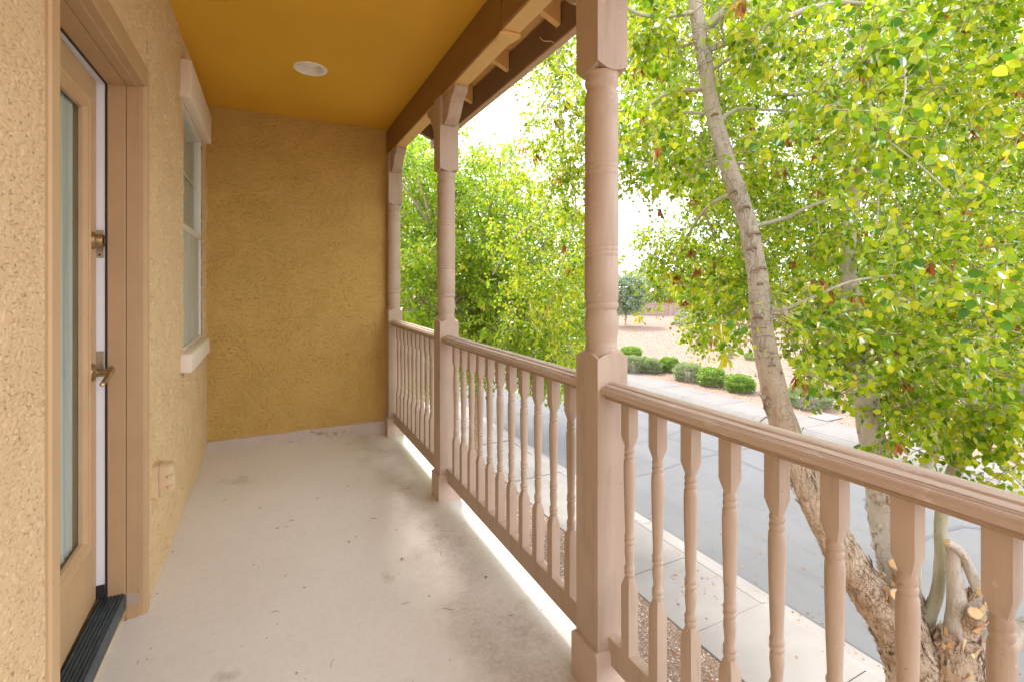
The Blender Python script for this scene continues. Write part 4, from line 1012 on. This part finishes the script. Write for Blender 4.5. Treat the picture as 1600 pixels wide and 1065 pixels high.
for k, i in enumerate(big):
    mt = Matrix(((X_[k][0], Y_[k][0], Z_[k][0]), (X_[k][1], Y_[k][1], Z_[k][1]), (X_[k][2], Y_[k][2], Z_[k][2])))
    o = link('leaf', leafm[k % 4], T1); o.matrix_local = Matrix.Translation(Vector(LP[i])-base) @ mt.to_4x4() @ Matrix.Scale(float(SZ[i]), 4)
V_, F_ = twig_mesh(polys, .0042); o = link('twigs', np_mesh('twigs', V_-bnp, F_, M['twig'], True), T1, kind='stuff')
# pods: bunches of flat straps
def pod_bunch(n, L, mat, seed):
    r_ = np.random.default_rng(seed); pos = r_.normal(size=(n, 3))*np.array([.016, .016, .012]); ax = r_.normal(size=(n, 3))*.28+np.array([0, 0, -1.0]); nr = r_.normal(size=(n, 3))
    V = leaf_verts(POD, pos, ax, nr, r_.uniform(.7, 1.2, n)*L).reshape(-1, 3); F = (np.array([(0, 1, 2, 5), (5, 2, 3, 4)])[None]+(np.arange(n)*6)[:, None, None]).reshape(-1, 4)
    return np_mesh('pod_bunch', V, F, mat)
pb = [pod_bunch(n, L, M['pod_brown'], s) for n, L, s in ((9, .085, 1), (14, .095, 2), (7, .075, 3), (11, .09, 4))]
pg = [pod_bunch(n, L, M['pod_green'], s) for n, L, s in ((12, .075, 5), (16, .085, 6), (9, .07, 7))]
ends = np.array([p[-1] for p in polys]); de = ends[:, 0]*ST+ends[:, 1]*CT; ue = (ends[:, 0]*CT-ends[:, 1]*ST)/de*755.6+800; ve = 443-(ends[:, 2]-CAMZ)/de*755.6
ok = np.where((ue > 770) & (ue < 1600) & (ve > 0) & (ve < 700) & (ends[:, 0] > 1.8))[0]; ev = unit(ends-np.array([0, 0, CAMZ])); ok = ok[(ev[ok]@tv.T).max(1) < math.cos(.05)]; rnd.shuffle(ok); ok = np.concatenate([ok[:500][np.argsort(de[ok[:500]])][:190], ok[500:800]])
for k, i in enumerate(ok[:190]):
    link('brown_pod_bunch', pb[k % 4], T1, Vector(ends[i])-base, (0, 0, rnd.uniform(0, 6)))
for k, i in enumerate(ok[190:440]):
    link('green_pod_bunch', pg[k % 3], T1, Vector(ends[i])-base, (0, 0, rnd.uniform(0, 6)))

# leaves dropped below the crown
n_ = 900; px_ = rnd.normal(5.6, 2.2, n_); py_ = rnd.normal(4.5, 3.2, n_); ok_ = (px_ > 2.2) & (px_ < 13); px_, py_ = px_[ok_], py_[ok_]; n_ = len(px_)
gz_ = np.where(px_ < 6.22, GZ+.006, np.where(px_ > 6.5, RZ+.008, GZ-.04)); ax_ = rnd.normal(size=(n_, 3)); ax_[:, 2] *= .1
o = link('fallen_leaves', leaf_mesh('fallen_leaves', LT2, LF2, np.stack([px_, py_, gz_], -1), ax_, np.array([[0, 0, 1.]])+rnd.normal(size=(n_, 3))*.25, rnd.uniform(.02, .045, n_), M['pod_brown']), None, kind='stuff', label='dry brown leaves scattered on the pavement and road under the near tree', cat='leaves')

# ================================================================ OTHER TREES
def crown_tree(name, pos, label, clumps, n_per, mat, leaf, trunkpts, bark, twl=.4, droop=.8, leaflets=2, step=.05, spread=.09, seed=1, group=None, lt=(LT2, LF2), pods=0, br=.05, rt=.004):
    pos = Vector(pos); t = thing(name, pos, label, 'tree', group); rnd = np.random.default_rng(seed)
    pts, rad = smooth_path(trunkpts, 6); o = MB().tube([p-pos for p in pts], rad, 12, .08, True, seed).build('trunk', M[bark], t, True)
    topc = pts[-1]
    cs = [Vector(c[0]) for c in clumps]; rs = [c[1] for c in clumps]
    for k, c in enumerate(cs):
        s = pts[int(len(pts)*rnd.uniform(.55, .98))]; mid = s.lerp(c, .5)+Vector((rnd.normal()*.15, rnd.normal()*.15, .15+rs[k]*.3))
        q, r_ = smooth_path([(s, br), (mid, br*.6), (c, br*.25)], 4)
        MB().tube([p-pos for p in q], r_, 6, .05, True, k).build('branch', M[bark], t, True)
    polys, LP, LA = twigs(cs, rs, [n_per]*len(cs) if isinstance(n_per, int) else n_per, twl, rnd, droop, step, spread, leaflets)
    NR = unit(rnd.normal(size=LP.shape)+np.array([0, 0, .7])); SZ = rnd.uniform(leaf*.7, leaf*1.25, len(LP))
    link('foliage', leaf_mesh('foliage', lt[0], lt[1], LP-np.array(pos), LA, NR, SZ, mat), t, kind='stuff')
    V_, F_ = twig_mesh(polys, rt); link('twigs', np_mesh('twigs', V_-np.array(pos), F_, M['twig'], True), t, kind='stuff')
    if pods:
        idx = rnd.choice(len(polys), pods, replace=False)
        for i in idx: link('green_pod_bunch', pg[i % 3], t, Vector(polys[i][-1])-pos, (0, 0, rnd.uniform(0, 6)))
    return t
# second tree: dense crown filling the view between the far posts
p2 = Vector((3.9, 9.6, GZ)); rn = np.random.default_rng(5); c2 = []
for x in np.arange(600, 930, 42):
    for y in np.arange(215, 590, 46):
        topx = np.interp(x, [600, 690, 760, 830, 900, 940], [150, 215, 260, 300, 360, 420])
        if y < topx-10: continue
        for d in (9.0, 10.6):
            c2.append((P(x+rn.uniform(-18, 18), y+rn.uniform(-18, 18), d+rn.uniform(-.8, .8)), .48))
crown_tree('rosewood_tree', p2, 'dense bright green tree on the gravel strip, seen between the middle and far posts', c2, 32, M['leaf_mid'], .060,
           [(p2+Vector((0, 0, -.1)), .17), (p2+Vector((.02, .05, .9)), .13), (p2+Vector((.12, .1, 2.0)), .12), (p2+Vector((.3, .2, 3.2)), .10), (p2+Vector((.5, .3, 4.6)), .06)], 'bark_brown', .42, .9, 3, .042, .10, seed=8, pods=150)
# a third tree further along closes the gaps behind it
p3 = Vector((4.3, 18.5, GZ)); c3 = []
for x in np.arange(600, 905, 34):
    for y in np.arange(190, 560, 40):
        topx = np.interp(x, [600, 690, 760, 830, 900], [190, 250, 330, 420, 470])
        if y < topx: continue
        c3.append((P(x+rn.uniform(-12, 12), y+rn.uniform(-12, 12), 17+rn.uniform(-1.5, 1.5)), .8))
crown_tree('rosewood_tree', p3, 'third green tree down the gravel strip, mostly hidden behind the second', c3, 20, M['leaf_mid'], .095,
           [(p3, .16), (p3+Vector((.05, .05, 1.5)), .13), (p3+Vector((.1, .2, 3.5)), .09)], 'bark_brown', .7, .8, 2, .07, .12, seed=9)
# olive-like tree across the street
def blobs(center, rx, rz, n, r, seed):
    r_ = np.random.default_rng(seed); out_ = []
    for i in range(n):
        d = unit(r_.normal(size=3)); s = r_.uniform(.3, 1)**.5
        out_.append((Vector(center)+Vector((d[0]*rx*s, d[1]*rx*s, d[2]*rz*s)), r))
    return out_
po = G(977, 509); 
def small_tree(px, base_d, gz_off, crown_py, rx, rz, label, mat, bark, leaf, nb, seed, name='olive_tree', per=9):
    b_ = P(px, 443, base_d); b_.z = ground_z(b_.x, b_.y)+gz_off; c_ = P(px, crown_py, base_d)
    crown_tree(name, b_, label, blobs(c_, rx, rz, nb, rx*.35, seed), per, mat, leaf,
               [(b_+Vector((0, 0, -.1)), .10), (b_.lerp(c_, .35)+Vector((.05, 0, 0)), .08), (b_.lerp(c_, .7), .07), (c_, .05)], bark, rx*.45, .4, 2, rx*.055, rx*.08, seed=seed, br=.04, rt=.01)
small_tree(977, 47, 0, 458, 1.75, 1.75, 'small round grey-green tree on a thin dark trunk before the far block wall', M['leaf_olive'], 'bark_brown', .13, 70, 31, per=22)
small_tree(1003, 66, 0, 437, 3.0, 2.3, 'pale yellow-green tree rising behind the small grey-green tree', M['leaf_far'], 'bark_brown', .26, 40, 32, 'shade_tree')
small_tree(1030, 70, 0, 462, 3.2, 1.9, 'low bushy green tree in front of the pale gabled house', M['leaf_far'], 'bark_brown', .26, 44, 33, 'shade_tree')
small_tree(880, 75, 0, 440, 3.5, 2.8, 'far green tree beyond the block wall, left of the nearest post', M['leaf_far'], 'bark_brown', .3, 40, 34, 'shade_tree')
small_tree(1180, 60, 0, 440, 3.0, 2.4, 'far tree beyond the block wall, behind the leaning trunk', M['leaf_far'], 'bark_brown', .28, 40, 35, 'shade_tree')
small_tree(1420, 60, 0, 440, 3.0, 2.4, 'far tree beyond the block wall, behind the pale second trunk', M['leaf_far'], 'bark_brown', .28, 36, 36, 'shade_tree')

# block wall: courses of blocks as a slightly recessed jointed panel run
A, B = P(900, 443, 64), P(1900, 443, 58); A.z = B.z = GZ+.42
Lw = (B-A).length; ang = math.atan2(B.y-A.y, B.x-A.x)
bwt = thing('block_wall', (A.x, A.y, A.z), 'long reddish block garden wall at the top of the gravel slope', 'wall', rot=(0, 0, ang))
m = MB().box(0, Lw, .05, .15, -.5, 1.5); m.build('wall_core', M['blockwall'], bwt)
m = MB(); yy = 0
for r_ in range(7):
    x = -.2*(r_ % 2)
    while x < Lw: m.box(max(x, 0)+.006, min(x+.4, Lw)-.006, .03, .052, r_*.2+.006-.05, r_*.2+.194-.05); x += .4
m.build('block_courses', M['blockwall'], bwt, kind='stuff')
MB().box(-.1, Lw, -.02, .2, 1.36, 1.44).build('wall_cap', M['blockwall'], bwt)
x = 0
pm = MB().box(0, .45, -.08, .25, -.5, 1.5).mesh('pier', M['blockwall'])
while x < Lw: link('pier', pm, bwt, (x, 0, 0)); x += 6
# houses beyond
def house(px, d, wd, dp, hh, rh, label, rot):
    b_ = P(px, 443, d); b_.z = GZ+.4
    h = thing('house', b_, label, 'house', 'houses beyond the block wall', (0, 0, rot))
    MB().box(-wd/2, wd/2, 0, dp, -.5, hh).build('wall', M['housewall'], h)
    e = .6
    MB().prism([(-wd/2-e, hh-.15), (0, hh+rh), (wd/2+e, hh-.15), (wd/2+e, hh), (0, hh+rh+.18), (-wd/2-e, hh)], 'y', -e, dp+e).build('roof', M['rooftile'], h)
    MB().prism([(-wd/2+.05, hh-.02), (0, hh+rh-.05), (wd/2-.05, hh-.02)], 'y', .02, dp-.02).build('gable', M['housewall'], h)
    for x_ in (-wd*.28, wd*.25):
        f_ = MB().box(x_-.8, x_+.8, -.06, .02, 1.0, 2.2).build('window', M['vinyl'], h); MB().box(x_-.7, x_+.7, -.075, -.061, 1.1, 2.1).build('pane', M['darkglass'], f_)
house(1045, 84, 13, 10, 3.4, 1.5, 'pale stucco house with low gabled roof behind the green shade trees', -THETA-.35)
house(960, 100, 14, 10, 3.4, 1.6, 'distant pale house behind the small grey-green tree, roof just showing', -THETA+.3)
house(1300, 80, 14, 10, 3.4, 1.6, 'house beyond the wall hidden behind the crown of the near tree', -THETA)
house(1560, 82, 14, 10, 3.4, 1.6, 'rightmost house beyond the wall, seen in chinks through the leaves', -THETA)

# ================================================================ SHRUBS ACROSS THE STREET
def shrub(px, py, wpx, hpx, mat, label, seed, n=2300, leaf=.055, spiky=False):
    b_ = G(px, py); b_.z = ground_z(b_.x, b_.y)+.0
    u_ = (px-800)/755.6; d = b_.x*ST+b_.y*CT; rx = wpx/2/755.6*d; hz = hpx/755.6*d
    r_ = np.random.default_rng(seed); t = thing('shrub', b_, label, 'shrub', 'clipped shrubs along the far sidewalk')
    dirs = unit(r_.normal(size=(n, 3))*np.array([1, 1, .9])); dirs[:, 2] = np.where(dirs[:, 2] < -.8, -dirs[:, 2], dirs[:, 2])
    lump = 1+.12*np.sin(dirs[:, 0]*7+seed)*np.sin(dirs[:, 1]*6+seed*2)+.08*np.sin(dirs[:, 2]*11)
    rr_ = (r_.uniform(.5, 1, n)**.4*lump)[:, None]
    pos = dirs*rr_*np.array([rx, rx, hz/2])+np.array([0, 0, hz/2*.88]); pos[:, 2] = np.maximum(pos[:, 2], .01)
    ax = dirs*(1.2 if spiky else .7)+r_.normal(size=(n, 3))*(.25 if spiky else .6)+np.array([0, 0, .5]); nr = r_.normal(size=(n, 3))
    T_ = LT2*np.array([.35 if spiky else 1, 1.6 if spiky else 1, 1])
    link('foliage', leaf_mesh('foliage', T_, LF2, pos, ax, nr, r_.uniform(.7, 1.3, n)*leaf, mat), t, kind='stuff')
    m = MB()
    for k in range(7):
        a = k*.9; m.tube([(0, 0, -.03), (math.cos(a)*rx*.25, math.sin(a)*rx*.25, hz*.3), (math.cos(a)*rx*.5, math.sin(a)*rx*.5, hz*.62)], [.018, .012, .006], 5)
    m.build('stems', M['twig'], t)
SG, SY = M['leaf_shrub'], M['leaf_grey']
for i, a in enumerate([(986, 558, 34, 17, SG, 'green clipped shrub at the back, left end of the row by the post'), (988, 580, 34, 26, SY, 'grey-green shrub nearest the post, in front of the back green one'),
                       (1006, 571, 20, 15, SG, 'small green shrub between the two left grey shrubs'), (1018, 582, 27, 23, SY, 'grey shrub left of the round green one, second from the post'),
                       (1046, 580, 33, 24, SG, 'round green shrub between two grey ones in the middle of the row'), (1076, 593, 42, 27, SY, 'wide sage-grey shrub touching the green shrub on its right'),
                       (1112, 601, 44, 30, SG, 'green shrub second from the right, touching the sage-grey one'), (1156, 611, 44, 29, SG, 'bright green shrub standing alone at the right end of the row'),
                       (1262, 634, 62, 34, SY, 'silvery grey shrub right of the leaning trunk, across the street'), (1136, 562, 15, 12, SY, 'tiny desert plant on the bare gravel slope, left one of two'), (1172, 566, 16, 12, SG, 'tiny desert plant on the bare gravel slope, right one of two'),
                       (1068, 516, 26, 22, SY, 'wispy pale desert bush high on the gravel slope')]):
    big_ = a[2] > 18
    shrub(*a, 50+i, n=9000 if big_ else 1200, leaf=.05 if a[4] is SG else .065, spiky=a[4] is SY)
b_ = G(1290, 652); ul = thing('utility_lid', (b_.x, b_.y, GZ-.012), 'flat pale concrete utility box lid in the far verge', 'utility lid')
MB().box(-.45, .45, -.3, .3, -.1, .05).build('lid', M['concrete'], ul, bevel=.01)
MB().box(-.36, .36, -.21, .21, .0505, .058).build('cover_plate', M['concrete'], ul, bevel=.002)
